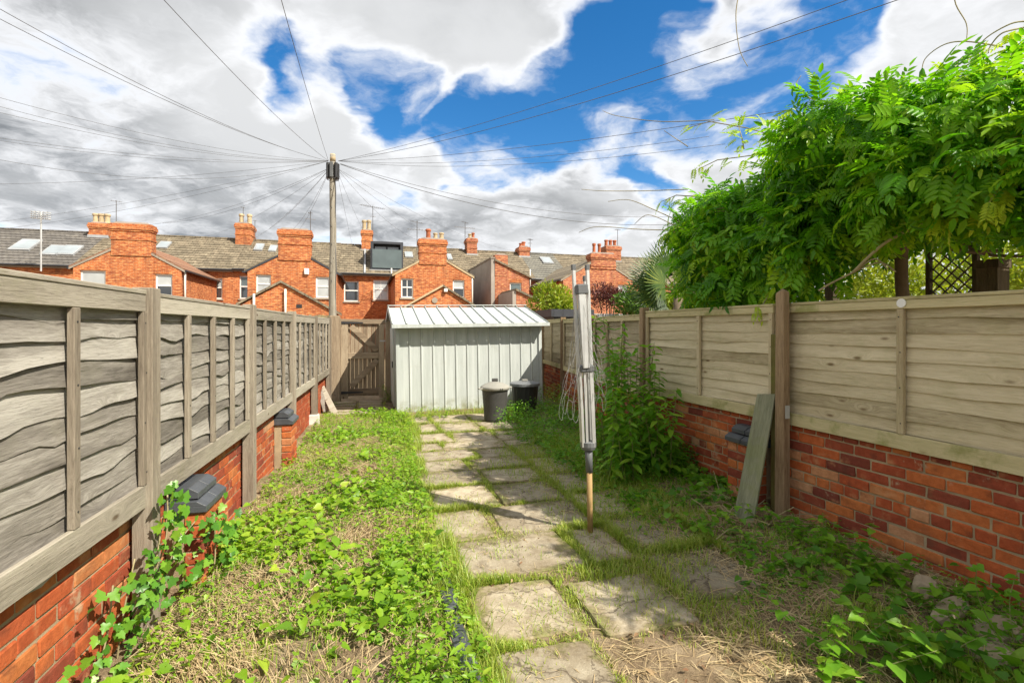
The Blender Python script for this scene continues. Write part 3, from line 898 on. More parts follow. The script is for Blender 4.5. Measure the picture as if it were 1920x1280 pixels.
MB().prism([(x0 - .15, ze - .02), (xm, zr + .02), (xm, zr + .13), (x0 - .15, ze + .08)], t0 - .1, -.02).build('roof_slope', 'tiles', lt)
MB().prism([(xm, zr + .02), (x1 + .15, ze1 - .06), (x1 + .15, ze1 + .05), (xm, zr + .13)], t0 - .1, -.02).build('roof_slope', 'tiles', lt)
for px, pa in ((476, 551), (535, 542)):
    xx = h.S(px, t0 - .1)
    MB().tube([(xx, t0 - .1, 1.2), (xx, t0 - .1, RZ(px, pa, t0))], .05, 8).build('soil_pipe', 'pipe', lt, smooth=True)
xx = h.S(561, t0); z = RZ(561, 574, t0)
MB().box(xx - .12, xx + .12, t0 - .015, t0 - .002, z - .08, z + .08).build('air_brick', 'black_iron', lt)

# C: dormer house
h = House('orange brick terraced house with dark boxy glazed dormer and three pots on its wing stack', 811)
e, r = main_range(h, 634, 887, 'tiles', 'hbrick', [(645, 673, 527, 565, 'sash', ('glass', 'glass')), (700, 728, 525, 562, 'four', 'blind'), (886, 896, 531, 566, 'sash', 'blind')], ZE - .02, ZR - .05)
h.skylight(757, 776, 474, 484, e, r); h.skylight(836, 849, 478, 488, e, r)
h.outrigger(741, 884, 512, 517, (786, 837, 449), [(752, 775, 522, 558, 'four', 'glass'), (849, 871, 525, 558, 'sash', ('glass', 'blind'))], pots=[(804, .55, .15, 'red_pot'), (817.5, .35, .13, None), (829, .38, .14, None)], verge='cream_pot')
h.pipe(734, 503, 585, T_MAIN); h.pipe(885.5, 520, 580, 0.1)
h.chimney(h.S(678, 9.6), h.S(698, 9.6), 9.3, 10.1, 7.0, RZ(688, 433, 9.6), [(h.S(683, 9.6), .72, .16, None), (h.S(692, 9.6), .74, .16, None)])
td = 6.35
xa, xb = h.S(695, td), h.S(756, td); za, zb = RZ(725, 506, td), RZ(725, 453, td)
dm = MB()
dm.box(xa, xb, td, 10.2, zb - .16, zb); dm.box(xa, xa + .18, td, 10.2, za, zb - .16); dm.box(xb - .18, xb, td, 10.2, za, zb - .16); dm.box(xa + .18, xb - .18, td, 10.2, za, za + .16)
dm = dm.build('dormer', 'dark_clad', h.root)
wf = MB(); y = td + .5
wf.box(xa + .18, xb - .18, y, y + .08, zb - .28, zb - .16); wf.box(xa + .18, xb - .18, y, y + .08, za + .16, za + .26)
xm = (xa + xb) / 2
for xx in (xa + .18, xm - .05, xb - .28): wf.box(xx, xx + .1, y + .003, y + .077, za + .26, zb - .28)
wf.build('sliding_door_frame', 'dark_clad', dm)
for a, b in ((xa + .28, xm - .05), (xm + .05, xb - .28)):
    MB().box(a, b, y + .03, y + .05, za + .26, zb - .28).build('door_pane', 'skylight', dm)
MB().box(xa + .1, xb - .1, td - .05, td - .03, za + .12, za + (zb - za) * .72).build('balustrade_glass', 'dormer_glass', dm)
MB().box(xa - .08, xb + .08, td - .1, td - .003, za - .12, za - .003).build('dormer_sill', 'lead', dm)
xx = h.S(684, 6.2)
MB().bar((xx, 5.74, 5.08), (xx, 9.0, 7.12), .12, .14).build('party_flashing', 'lead', h.root)
t0 = -3.4
x0, x1 = h.S(764, t0), h.S(886, t0); xm = h.S(830, t0); ze = RZ(766, 575, t0); zr = RZ(830, 538, t0); ze1 = RZ(883, 573, t0)
lt = MB().prism([(x0, 0), (x1, 0), (x1, ze1), (xm, zr), (x0, ze)], t0, -.01).build('lean_to', 'hbrick', h.root)
MB().prism([(x0 - .15, ze - .06), (xm, zr + .02), (xm, zr + .12), (x0 - .15, ze + .04)], t0 - .12, -.02).build('roof_slope', 'cream_pot', lt)
MB().prism([(xm, zr + .02), (x1 + .15, ze1 - .08), (x1 + .15, ze1 + .02), (xm, zr + .12)], t0 - .12, -.02).build('roof_slope', 'tiles', lt)
xx = h.S(815, t0); z = RZ(815, 563, t0)
vt = MB().tube([(xx, t0 - .04, z), (xx, t0 - .005, z)], .14, 18).build('round_vent', 'stone', lt)
xx = h.S(835, t0); z = RZ(835, 545, t0)
MB().box(xx - .09, xx + .09, t0 - .16, t0 - .003, z - .07, z + .09).build('flood_light', 'white_frame', lt, bevel=.02)

# D: half wing with rendered flank
h = House('terraced house whose half-gabled wing has a grey rendered flank wall', 945)
e, r = main_range(h, 887, 1003, 'tiles', 'hbrick2', (), ZE - .03, ZR - .1)
x0, x1 = h.S(928, 0), h.S(992, 0); xs1 = h.S(952, 0)
z_l, z_s, z_e = RZ(928, 484, 0), RZ(953, 499, 0), RZ(992, 519, 0)
hl = [h.hole(956, 978, 530, 552, 0)]
h.wall(x0, x1, 0, z_e, 0, hl, 'hbrick2', gable=[(xs1, z_s), (x0, z_s + .35)])
h.window(hl[0], 0, 'single', 'dormer_glass')
fl = MB().prism([(x0 - .22, 0), (x0 - .005, 0), (x0 - .005, z_s + .42), (x0 - .22, z_s + .42)], .01, T_MAIN + 1.2).build('rendered_flank', 'render', h.root)
MB().prism([(x0 - .26, z_s + .42), (x0 + .04, z_s + .42), (x0 + .04, z_s + .5), (x0 - .26, z_s + .5)], -.02, T_MAIN + 1.2).build('coping', 'stone', fl)
MB().prism([(x0, z_s + .28), (x1 + .16, z_e - .1), (x1 + .16, z_e + .01), (x0, z_s + .39)], -.1, T_MAIN + 2.5).build('wing_roof', 'tiles', h.root)
h.chimney(x0, xs1, -.02, .5, z_e, RZ(940, 478, 0), (), 'hbrick2', base=None, crown=False)
MBraw(MB().quad((x1, 0, 0), (x1, T_MAIN, 0), (x1, T_MAIN, z_e), (x1, 0, z_e)), 'side_wall', 'hbrick2', h.root)
t0 = -3.0
xa, xb = h.S(968, t0), h.S(1016, t0)
za, zb = RZ(968, 545, t0), RZ(1012, 567, t0)
lt = MB().prism([(xa, 0), (xb, 0), (xb, zb), (xa, za)], t0, -.01).build('lean_to', 'hbrick2', h.root)
MB().prism([(xa - .03, za - .0), (xb + .15, zb - .08), (xb + .15, zb + .04), (xa - .03, za + .12)], t0 - .1, -.015).build('roof_slope', 'tiles', lt)
MB().box(xa - .2, xa - .004, t0 + .01, -.012, 0, za - .02).build('rendered_flank', 'render', lt)
h.pipe(994, 505, 545, 5.8, 'pipe')
h.chimney(h.S(874.5, 9.6), h.S(893, 9.6), 9.3, 10.3, 7.0, RZ(884, 448, 9.6), [(h.S(882, 9.6), .35, .15, None), (h.S(888, 9.6), .45, .13, 'red_pot')], 'hbrick2')
h.chimney(h.S(972, 9.6), h.S(991, 9.6), 9.3, 10.3, 7.0, RZ(980, 464, 9.6), [(h.S(978, 9.6), .3, .16, 'red_pot'), (h.S(983, 9.6), .42, .16, 'red_pot')], 'hbrick2')

# E: plain slate roof
h = House('terraced house with smooth grey slate roof and one roof light, no wing', 1030)
e, r = main_range(h, 1003, 1072, 'slate_r', 'hbrick2', [(1020, 1041, 530, 560, 'single', 'glass')], ZE - .05, ZR - .1)
h.skylight(1013, 1036, 484, 495, e, r)
h.pipe(1043, 512, 560, T_MAIN)

# F: right-hand wing
h = House('terraced house with red brick gable stack carrying two thin pots, beyond the copper shrub', 1130)
e, r = main_range(h, 1072, 1300, 'tiles', 'hbrick2', [(1205, 1217, 536, 570, 'sash', 'blind')], ZE - .1, ZR - .12)
h.outrigger(1056, 1189, 522, 526, (1108, 1154, 476), [(1159, 1178, 534, 566, 'sash', 'blind')], mat='hbrick2', pots=[(1117, .6, .11, 'red_pot'), (1127, .6, .11, 'red_pot')])
h.chimney(h.S(1133, 9.6), h.S(1160, 9.6), 9.2, 10.5, 6.9, RZ(1146, 463, 9.6), [(h.S(p, 9.6), .55, .16, 'red_pot') for p in (1139, 1147, 1155)], 'hbrick2')

# television aerials
def aerial(label, px, py0, py1, t, arms, boom=None, mat='aerial', r=.022):
    s = RS(px, t); zb, zt = RZ(px, py1, t), RZ(px, py0, t)
    o = row_thing('tv_aerial', label, 'aerial', s, t, zb, group='aerials on the terrace roofs')
    H = zt - zb
    MB().tube([(0, 0, -.1), (0, 0, H)], r, 6).build('mast', mat, o)
    for (zz_, ln, an, nel, el) in arms:
        b = MB(); c, sn = math.cos(an), math.sin(an)
        b.tube([(-ln * .5 * c, -ln * .5 * sn, H - zz_), (ln * .5 * c, ln * .5 * sn, H - zz_)], r * .6, 5)
        for k in range(nel):
            q = (-.5 + (k + .3) / nel) * ln
            b.tube([(q * c - el * sn * .5, q * sn + el * c * .5, H - zz_ + .01), (q * c + el * sn * .5, q * sn - el * c * .5, H - zz_ + .01)], r * .4, 4)
        b.build('antenna', mat, o)
    return o
aerial('tall pale aerial pole with stacked short bars in front of the slate roof', 77, 397, 505, 4.0, [(z, .8, .2, 5, .5) for z in (.03, .14, .25, .36)], mat='galv', r=.04)
aerial('bare thin mast beside the buff pots next to the slate roof', 218, 376, 425, 9.8, [(.05, .6, .4, 3, .3)])
aerial('short mast rising between two buff pots on a ridge stack', 456, 388, 420, 9.8, [(.06, .3, .4, 2, .3)])
aerial('low mast at the foot of the two-pot ridge stack', 478, 413, 446, 9.9, [(.04, .3, .4, 2, .3)])
aerial('mast with one side bar beside the stack of the alarm-box house', 582, 396, 436, 2.0, [(.1, .25, .2, 2, .3), (.45, .55, .3, 0, .3)])
aerial('long horizontal aerial beside the pots next to the dormer', 699, 387, 455, 9.8, [(.05, 2.0, .5, 12, .5), (.75, .4, .2, 2, .3)])
aerial('tall mast with a kinked arm standing close beside the three-pot stack', 782, 414, 476, 3.0, [(.1, 1.0, .6, 3, .3), (.55, 1.2, .1, 7, .3)])
aerial('cross-shaped aerial beside the slim ridge stack past the three-pot stack', 872, 416, 466, 9.8, [(.05, .9, .8, 3, .3), (.45, 1.7, .2, 9, .5)])
aerial('slanting aerial on the small ridge stack by the smooth slate roof', 994, 447, 478, 9.6, [(.1, .5, .5, 4, .4), (.4, .4, .2, 2, .3)])
aerial('thin tall mast beside the clustered red pots', 1158, 430, 476, 9.8, [(.04, .6, .3, 4, .4)])

# ------------------------------------------------------------------ timber fences
def slat_mesh(L, z0, hgt, wav, th, side, seed, seg=22):
    """one lap board: feather-edged, leaning out towards its wavy lower edge; side = +1/-1 garden side along local y"""
    rng = random.Random(seed)
    a1, a2, a3 = rng.uniform(1.5, 3.2), rng.uniform(4, 7), rng.uniform(9, 14)
    p1, p2, p3 = (rng.uniform(0, 6.3) for _ in range(3))
    m = MB(); n = seg
    bumps = [(rng.uniform(0, L), rng.uniform(.5, 1.5), rng.uniform(.05, .13)) for _ in range(3)]
    rings = []
    for i in range(n + 1):
        x = L * i / n
        w = wav * (math.sin(a1 * x + p1) * .55 + math.sin(a2 * x + p2) * .45 + math.sin(a3 * x + p3) * .2 + sum(-b * math.exp(-((x - c) / s) ** 2) for c, b, s in bumps))
        out = side * (th + .006 * math.sin(a2 * x + p3))
        zb = z0 + w; zt = z0 + hgt
        rings.append([(x, 0, zt), (x, side * .004, zt), (x, out, zb), (x, out - side * .011, zb)])
    for k, rg in enumerate(rings): m.v += rg
    for k in range(n):
        for a in range(4):
            b = (a + 1) % 4
            m.f.append((k * 4 + a, k * 4 + b, (k + 1) * 4 + b, (k + 1) * 4 + a))
    m.f.append((0, 3, 2, 1)); m.f.append((n * 4, n * 4 + 1, n * 4 + 2, n * 4 + 3))
    return m

def fence(label, base, ang, side, panels, z0, z1, nslat, battens, mats, wav, rail_b, rail_t):
    """panels = list of (start, end) along the fence; side = local y sign of the garden"""
    o = thing('lap_fence', label, 'fence', (base[0], base[1], 0), ang)
    slat, rail, up = mats
    def piece(m, nm, mat, a):
        q = m.build(nm, mat, o, bevel=.003); q.location = (a, 0, 0); return q
    for pi, (a, b) in enumerate(panels):
        L = b - a; dz = random.uniform(-.012, .012)
        y0, y1 = sorted((side * .030, side * .052))
        piece(MB().box(0, L, y0, y1, z0 + dz, z0 + rail_b + dz), 'bottom_rail', rail, a)
        piece(MB().box(0, L, y0, y1, z1 - rail_t + dz, z1 + dz), 'top_rail', rail, a)
        piece(MB().box(0, L, min(-side * .02, side * .056), max(-side * .02, side * .056), z1 + dz + .001, z1 + dz + .022), 'capping', rail, a)
        zz0, zz1 = z0 + .015 + dz, z1 - .012 + dz
        st = (zz1 - zz0) / nslat
        for k in range(nslat):
            me = slat_mesh(L, zz0 + st * k - .012, st * 1.28, wav, .019, side, pi * 100 + k)
            s = me.build('slat', slat, o)
            s.location = (a, side * random.uniform(0, .003), 0)
        for bx in battens[pi]:
            y0, y1 = sorted((side * .029, side * .056))
            bt = piece(MB().box(bx - .021, bx + .021, y0, y1, z0 + rail_b + dz + .001, z1 - rail_t + dz - .001), 'batten', up, a)
            if a < 5:
                for k in range(4):
                    zn = z0 + rail_b + .06 + (z1 - z0 - rail_b - rail_t - .12) * k / 3; xn = bx + random.uniform(-.008, .008)
                    MB().tube([(xn, side * .0555, zn), (xn, side * .058, zn)], .0042, 7).build('nail', 'black_iron', bt)
    return o

# left fence: posts at these distances along it
LA = math.atan2(1, -0.239)
LB = (-1.90 + .239 * 2.59, 0.0)                       # where its line crosses y = 0
def Lx(z): return z * math.sqrt(1 + .239 ** 2)
LPOST = [.76, 2.61, 4.50, 6.40, 8.27, 10.13]
lpan = [(a + .052, b - .052) for a, b in zip(LPOST, LPOST[1:])]
lbat = [[.60, 1.18, 1.735], [.022, .45, .89, 1.32, 1.735], [.022, .45, .89, 1.32, 1.735], [.022, .45, .89, 1.32, 1.735], [.022, .45, .89, 1.32, 1.735]]
lf = fence('weathered silver-grey lap fence with wavy-edged boards and wide top rail', LB, LA, -1, lpan, .66, 1.72, 11, lbat, ('slat', 'rail', 'upright'), .020, .115, .085)
for i, q in enumerate(LPOST):
    if q < 1: continue
    MB().box(q - .047, q + .047, -.078, .014, -.1, 1.75 + random.uniform(-.01, .015)).build('post', 'upright', lf, bevel=.004)

RA = math.atan2(1, -0.319)
RB = (2.19 + .319 * 4.07, 0.0)
RPOST = [.46, 2.36, 4.27, 6.22]
rpan = [(a + .04, b - .04) for a, b in zip(RPOST, RPOST[1:])]
rbat = [[.93], [.025, .915, 1.80], [.025, .93, 1.84]]
rf = fence('pale tan lap fence with straight boards and mossy rails above red brick', RB, RA, 1, rpan, .80, 1.735, 10, rbat, ('slat_r', 'rail_r', 'upright_r'), .006, .095, .055)
for q in RPOST[1:]:
    if q < 5:
        MB().box(q - .032, q + .045, -.03, .072, -.05, 1.5).build('post', 'green_post', rf, bevel=.004)
    else:
        MB().box(q - .035, q + .035, -.01, .085, -.05, 1.79).build('post', 'brown_post', rf, bevel=.004)
# the far stretch bends outwards from the last brown post
RA2 = math.atan2(1, -0.153); RB2 = (1.60, 5.97)
R2POST = [0, 1.9, 3.8, 5.65]
M['slat_g'] = m_wood('grey_tan_slat', (0.20, 0.16, 0.10), (0.35, 0.295, 0.195), (0.47, 0.405, 0.28), moss=0.15)
rf2 = fence('greyer tan lap fence behind the tall leafy weeds, ending beside the metal shed', RB2, RA2, 1, [(a + .05, b - .04) for a, b in zip(R2POST, R2POST[1:])], .74, 1.70, 10, [[.025, .62, 1.22, 1.79], [.025, .93, 1.77], [.025, .93]], ('slat_g', 'rail_r', 'upright_r'), .008, .085, .055)
for q in R2POST[1:]:
    MB().box(q - .035, q + .035, -.01, .085, -.05, 1.76).build('post', 'brown_post', rf2, bevel=.004)
MB().tube([(2.36 + .04 + .915 - .012, .054, 1.706), (2.36 + .04 + .915 - .012, .060, 1.706)], .028, 16).build('white_tag', 'white_frame', rf).scale = (1, 1, 1)

# old brown post standing in front of the right fence
p0 = at(1467, 955, 3.93)
o = thing('timber_post', 'old brown split timber post standing in front of the pale fence', 'post', (p0.x, p0.y, -.05), RA)
m = MB()
for (a, b) in ((0, 0),):
    m.hexa([(-.045, -.035, 0), (.045, -.04, 0), (.042, .04, 0), (-.045, .035, 0)], [(-.04, -.032, 1.88), (.036, -.036, 1.92), (.036, .036, 1.87), (-.04, .03, 1.90)])
m.build('shaft', 'brown_post', o, bevel=.006)
MB().box(-.05, -.046, -.02, .02, .9, 1.0).build('metal_clip', 'galv', o)

# ------------------------------------------------------------------ brick walls
def brick_mesh(name, L, D, H, seed):
    bm = bmesh.new()
    bmesh.ops.create_cube(bm, size=1.0)
    bmesh.ops.scale(bm, vec=(L, D, H), verts=bm.verts)
    bmesh.ops.bevel(bm, geom=list(bm.edges), offset=.005, segments=1, affect='EDGES')
    rng = random.Random(seed)
    for v in bm.verts:
        v.co += Vector((rng.uniform(-.0025, .0025), rng.uniform(-.002, .002), rng.uniform(-.0022, .0022)))
    me = bpy.data.meshes.new(name); bm.to_mesh(me); bm.free()
    me.materials.append(M['brick'])
    return me
STRETCH = [brick_mesh('brick_stretcher', .215, .10, .065, s) for s in range(5)]
HEADER = [brick_mesh('brick_header', .102, .10, .065, s) for s in range(3)]

def brick_wall(label, base, ang, side, x0, x1, face, courses, z0, limit_near, flemish=False, seed=1):
    """face = local y of the wall's garden face; the far stretch past limit_near becomes one joined part"""
    rng = random.Random(seed)
    o = thing('brick_wall', label, 'wall', (base[0], base[1], 0), ang)
    H = courses * .0755
    y0, y1 = sorted((face - side * .0075, face - side * .215))
    MB().box(x0, x1, y0, y1, z0 - .1, z0 + H).build('mortar_core', 'mortar', o)
    far = MB()
    for c in range(courses):
        x = x0 - rng.uniform(0, .02) - (.1125 if c % 2 else 0)
        k = 0
        while x < x1:
            hd = flemish and (k % 4 == 3) or (not flemish and c % 5 == 4)
            L = .102 if hd else .215
            xc = x + L / 2; zc = z0 + (c + .5) * .0755
            proud = rng.uniform(-.005, .004)
            yc = face - side * (.05 - proud)
            if xc > x0:
                if xc < limit_near:
                    b = link('brick', rng.choice(HEADER if hd else STRETCH), None, o)
                    b.location = (xc, yc, zc)
                    b.rotation_euler = (rng.gauss(0, .006), rng.gauss(0, .008), rng.gauss(0, .006))
                    if rng.random() < .5: b.scale = (-1, 1, 1)
                else:
                    far.box(xc - L / 2, xc + L / 2, yc - .05, yc + .05, zc - .0325, zc + .0325)
            x += L + .009; k += 1
    if far.v:
        tag(far.build('far_bricks', 'brick', o), kind='stuff')
    return o

def pier(parent, x0, w, face, side, proud, courses, z0, seed=3):
    """brick pier on a wall, capped with sloping blue bricks"""
    rng = random.Random(seed)
    H = courses * .0755
    ya, yb = sorted((face + side * .003, face + side * (proud - .01)))
    MB().box(x0 + .008, x0 + w - .008, ya, yb, z0 - .1, z0 + H).build('pier_core', 'mortar', parent)
    for c in range(courses):
        zc = z0 + (c + .5) * .0755
        if c % 2 == 0:
            for k, (xx, ms) in enumerate(((x0 + .1075, STRETCH), (x0 + .225 + (w - .225) / 2, HEADER))):
                b = link('brick', rng.choice(ms), None, parent); b.location = (xx, face + side * (proud - .05), zc)
                if ms is HEADER: b.scale.x = (w - .235) / .102
        else:
            for k, (xx, ms) in enumerate(((x0 + .051, HEADER), (x0 + .112 + (w - .112) / 2, STRETCH))):
                b = link('brick', rng.choice(ms), None, parent); b.location = (xx, face + side * (proud - .05), zc)
                if ms is STRETCH: b.scale.x = (w - .122) / .215
    zt = z0 + H + .008
    for k in range(2):
        zz = zt + k * .073
        ins = .02 + k * .055
        for j in range(2):
            a = x0 - .025 + j * (w + .05) / 2 + ins * .5 * (j == 0); b_ = a + (w + .05) / 2 - .008 - ins * .5
            yo = face + side * (proud + .02 - k * .05); yi = face + side * .004; yt = face + side * (proud - .03 - k * .05)
            if side > 0:
                bt = [(a, yi, zz), (b_, yi, zz), (b_, yo, zz), (a, yo, zz)]
            else:
                bt = [(a, yo, zz), (b_, yo, zz), (b_, yi, zz), (a, yi, zz)]
            def lift(q, dz): return (q[0], q[1], q[2] + dz)
            top = []
            for q in bt:
                outer = abs(q[1] - yo) < 1e-6
                top.append((q[0], yt if outer else q[1], q[2] + .064) if outer else lift(q, .066))
            mid = MB().hexa(bt, [(q[0], q[1], q[2] + (.035 if abs(q[1] - yo) < 1e-6 else .036)) for q in bt])
            mid.hexa([(q[0], q[1], q[2] + (.0352 if abs(q[1] - yo) < 1e-6 else .0362)) for q in bt], top)
            mid.build('coping_brick', 'blue_brick', parent, bevel=.002)

lw = brick_wall('low red brick wall under the silver-grey fence, ivy at its foot', LB, LA, -1, .7, 10.2, .03, 10, -.06, 6.3, seed=4)
pier(lw, 2.98, .345, .03, -1, .20, 7, -.06)
pier(lw, 5.72, .345, .03, -1, .18, 7, -.06)
rw = brick_wall('low red brick wall under the pale tan fence', RB, RA, 1, .3, 6.2, .015, 10, .065, 9, seed=9)
rw2 = brick_wall('low red brick wall under the greyer tan fence beside the metal shed', RB2, RA2, 1, .03, 5.6, .015, 10, .02, 9, seed=12)
pier(rw, 4.36, .345, .015, 1, .15, 7, .03, seed=5)

# ------------------------------------------------------------------ end of the plot: gate, end fence, posts
gy = 11.2
def gate_pt(px, dv=0.0):
    """point on the gate line (across the plot) under a photograph column"""
    u = (px - HX) / F
    w = (gy * u * 1.0)
    # line: G(w, v0) with v0 fixed
    v0 = 11.15 + dv
    # X = w cos - v sin ; Y = w sin + v cos ; X = uY
    w = v0 * (math.sin(GA) + u * math.cos(GA)) / (math.cos(GA) - u * math.sin(GA))
    return w, v0
wl, v0 = gate_pt(639); wr, _ = gate_pt(721)
q = G(wl, v0)
o = thing('garden_gate', 'brown ledged timber garden gate with Z braces and black strap hinges', 'gate', (q.x, q.y, .04), GA)
GWd = wr - wl; GH = 1.70
nb = 10
for k in range(nb):
    a = .02 + (GWd - .04) * k / nb
    MB().box(a + .003, a + (GWd - .04) / nb - .003, .03, .052, .06 + random.uniform(0, .01), GH - .04).build('board', 'gate', o, bevel=.003)
for a, b in ((0, .145), (GWd - .12, GWd)):
    MB().box(a, b, -.012, .028, .02, GH - .105).build('stile', 'gate', o, bevel=.004)
MB().box(-.03, GWd + .02, -.018, .028, GH - .103, GH).build('ledge', 'gate_x', o, bevel=.004)
for a, b in ((.10, .225), (.86, .985)):
    MB().box(.147, GWd - .122, -.01, .028, a, b).build('ledge', 'gate_x', o, bevel=.004)
def brace(p, q_):
    p = Vector(p); q_ = Vector(q_)
    MB().bar((p.x, .009, p.y), (q_.x, .009, q_.y), .036, .12, up=(0, -1, 0)).build('brace', 'gate_x', o, bevel=.003).data
for p_, q_ in (((.20, GH - .15), (GWd - .15, 1.03)), ((GWd - .15, .82), (.20, .27))):
    a = Vector((p_[0], 0, p_[1])); b = Vector((q_[0], 0, q_[1])); dr = (b - a).normalized(); nn = Vector((-dr.z, 0, dr.x)) * .06
    m = MB().hexa([a - nn + Vector((0, -.012, 0)), b - nn + Vector((0, -.012, 0)), b - nn + Vector((0, .026, 0)), a - nn + Vector((0, .026, 0))],
                  [a + nn + Vector((0, -.012, 0)), b + nn + Vector((0, -.012, 0)), b + nn + Vector((0, .026, 0)), a + nn + Vector((0, .026, 0))])
    m.build('brace', 'gate_x', o, bevel=.003)
for zh in (GH - .075, .15):
    m = MB().hexa([(-.06, -.026, zh - .03), (.45, -.026, zh - .012), (.45, -.0185, zh - .012), (-.06, -.0185, zh - .03)], [(-.06, -.026, zh + .03), (.45, -.026, zh + .012), (.45, -.0185, zh + .012), (-.06, -.0185, zh + .03)])
    m.build('strap_hinge', 'black_iron', o)
MB().box(GWd - .10, GWd + .05, -.03, -.013, 1.22, 1.25).build('bolt', 'galv', o)
w0, v0 = gate_pt(628)
q = G(w0, v0)
o = thing('gate_post', 'thick square timber gate post carrying the hinges', 'post', (q.x, q.y, -.05), GA)
MB().box(-.10, .10, -.10, .10, 0, 1.86).build('shaft', 'gate', o, bevel=.008)
MB().box(.101, .125, -.03, .06, 0, 1.80).build('stop_strip', 'gate', o, bevel=.003)
w0, v0 = gate_pt(729)
q = G(w0, v0)
o = thing('gate_post', 'slim timber gate post on the latch side next to the metal shed', 'post', (q.x, q.y, -.05), GA)
MB().box(-.075, .06, -.05, .05, 0, 1.74).build('shaft', 'gate', o, bevel=.006)
MB().box(.061, .16, .0, .02, 0, 1.70).build('infill_board', 'gate', o)
# closeboard infill left of the gate
wa, v0 = gate_pt(590, .12); wb, _ = gate_pt(619, .12)
q = G(wa, v0)
o = thing('board_fence', 'short upright-board fence, green with algae, closing the gap by the thick gate post', 'fence', (q.x, q.y, 0), GA)
M['algae_board'] = m_wood('algae_board', (0.10, 0.085, 0.045), (0.22, 0.19, 0.11), (0.34, 0.30, 0.19), 'Z', moss=0.45)
n = 5; wd = wb - wa
for k in range(-2, n):
    MB().box(wd * k / n + .003, wd * (k + 1) / n - .003, 0, .018, .02, 1.82 + random.uniform(-.02, .02)).build('board', 'algae_board', o, bevel=.002)
for zr_ in (.35, 1.05, 1.68):
    MB().prism([(-.15, zr_), (wd, zr_), (wd, zr_ + .07), (-.15, zr_ + .07)], -.06, -.003).build('rail', 'algae_board', o, bevel=.003)

# leaning boards at the end of the left fence
def leaning(label, p_foot, p_top, w, th, mat, name='plank', face=(0, -1, 0)):
    a = Vector(p_foot); b = Vector(p_top)
    o = thing(name, label, 'board', a)
    L = (b - a).length
    z = (b - a).normalized(); x = (Vector(face).cross(z)).normalized(); y = z.cross(x)
    o.matrix_world = Matrix.Translation(a) @ Matrix((x, y, z)).transposed().to_4x4()
    ob = MB().hexa([(-w / 2, -th / 2, 0), (w / 2, -th / 2, 0), (w / 2, th / 2, 0), (-w / 2, th / 2, 0)], [(-w / 2 * .94, -th / 2, L), (w / 2 * .9, -th / 2, L - .02), (w / 2 * .9, th / 2, L - .02), (-w / 2 * .94, th / 2, L)]).build('board_face', mat, o, bevel=.004)
    return o
def gpt(px, py):
    Y = CH * F / (py - HY)
    return at(px, py, Y)
a = at(606, 735, 10.6); b = at(586, 596, 10.75)
leaning('red painted board propped upright against the end of the silver-grey fence', (a.x, a.y, .0), (b.x, b.y, 1.76), .15, .03, 'red_board', face=(.55, -.83, 0))
a = at(612, 772, 9.2); b = at(592, 712, 9.35)
leaning('pale grey plank with a rounded end propped below the red board', (a.x, a.y, .02), (b.x, b.y, .60), .10, .05, 'slat', face=(.4, -.9, 0))
a = at(628, 778, 9.05); b = at(603, 728, 9.45)
leaning('dark-edged loose plank lying against the pale grey plank', (a.x, a.y, .01), (b.x, b.y, .44), .11, .03, 'rail', face=(.4, -.9, 0))
# green-grey plank against the right-hand pier
_d = Vector((math.cos(RA), math.sin(RA), 0)); _n = Vector((-math.sin(RA), math.cos(RA), 0)); _b = Vector((RB[0], RB[1], 0))
a = _b + _d * 4.22 + _n * .43; b = _b + _d * 4.33 + _n * .095; b.z = 1.02
leaning('green-grey weathered plank leaning on the pale tan fence beside the brown post', (a.x, a.y, .05), b, .155, .026, 'plank_green', face=(-.75, -.66, 0))

# pale block by the leaning planks
q = gpt(580, 797)
o = MB().hexa([(-.16, -.11, 0), (.15, -.1, 0), (.16, .11, 0), (-.15, .12, 0)], [(-.15, -.1, .17), (.14, -.09, .18), (.15, .1, .175), (-.14, .11, .165)]).build('concrete_block', 'concrete', None, bevel=.015)
o.location = (q.x, q.y, .0); o.rotation_euler = (0, .04, .4)
tag(o, 'pale concrete block in the weeds by the leaning planks', 'block')

# ------------------------------------------------------------------ metal shed
pl = Vector((-2.03, 8.9)); SA = math.atan2(.77, 2.6); SW = 2.71; SD = 2.4; SE = 1.56; SRZ = 1.92
sh = thing('garden_shed', 'pale grey-cream metal garden shed with ribbed walls and seamed pitched roof', 'shed', (pl.x, pl.y, .045), SA)
sh.rotation_euler = (0, -.016, SA)
nr = 13
pitch_s = SW / nr
def rib_profile(i):
    return i * pitch_s
for i in range(nr):
    a = i * pitch_s; b = a + pitch_s
    m = MB()
    pr = [(a + .002, .0), (a + .012, -.014), (a + .030, -.014), (a + .042, .0), (b - .003, .0)]
    n0 = len(m.v)
    for (x, y) in pr: m.v += [(x, y, .0), (x, y, SE)]
    for k in range(len(pr) - 1): m.f.append((n0 + 2 * k, n0 + 2 * k + 2, n0 + 2 * k + 3, n0 + 2 * k + 1))
    pn = MBraw(m, 'wall_panel', 'shed', sh)
    for zz_ in (.78,):
        MB().tube([(b - .05, -.001, zz_), (b - .05, -.006, zz_)], .006, 6).build('rivet', 'galv', pn)
side = MB()
side.box(.0, SW, .004, .03, .0, SE - .002)
side.prism([(0, 0), (.02, 0), (.02, SE), (0, SE)], .031, SD); side.prism([(SW - .02, 0), (SW, 0), (SW, SE), (SW - .02, SE)], .031, SD)
side.box(.021, SW - .021, SD - .02, SD, 0, SE)
side.build('shell', 'shed', sh)
for xx in (-.012, SW - .045):
    MB().box(xx, xx + .06, -.030, -.0235, 0, SE - .01).build('corner_trim', 'shed', sh)
MB().box(-.025, -.004, .06, .16, .0, SE - .02).build('door_track', 'galv', sh)
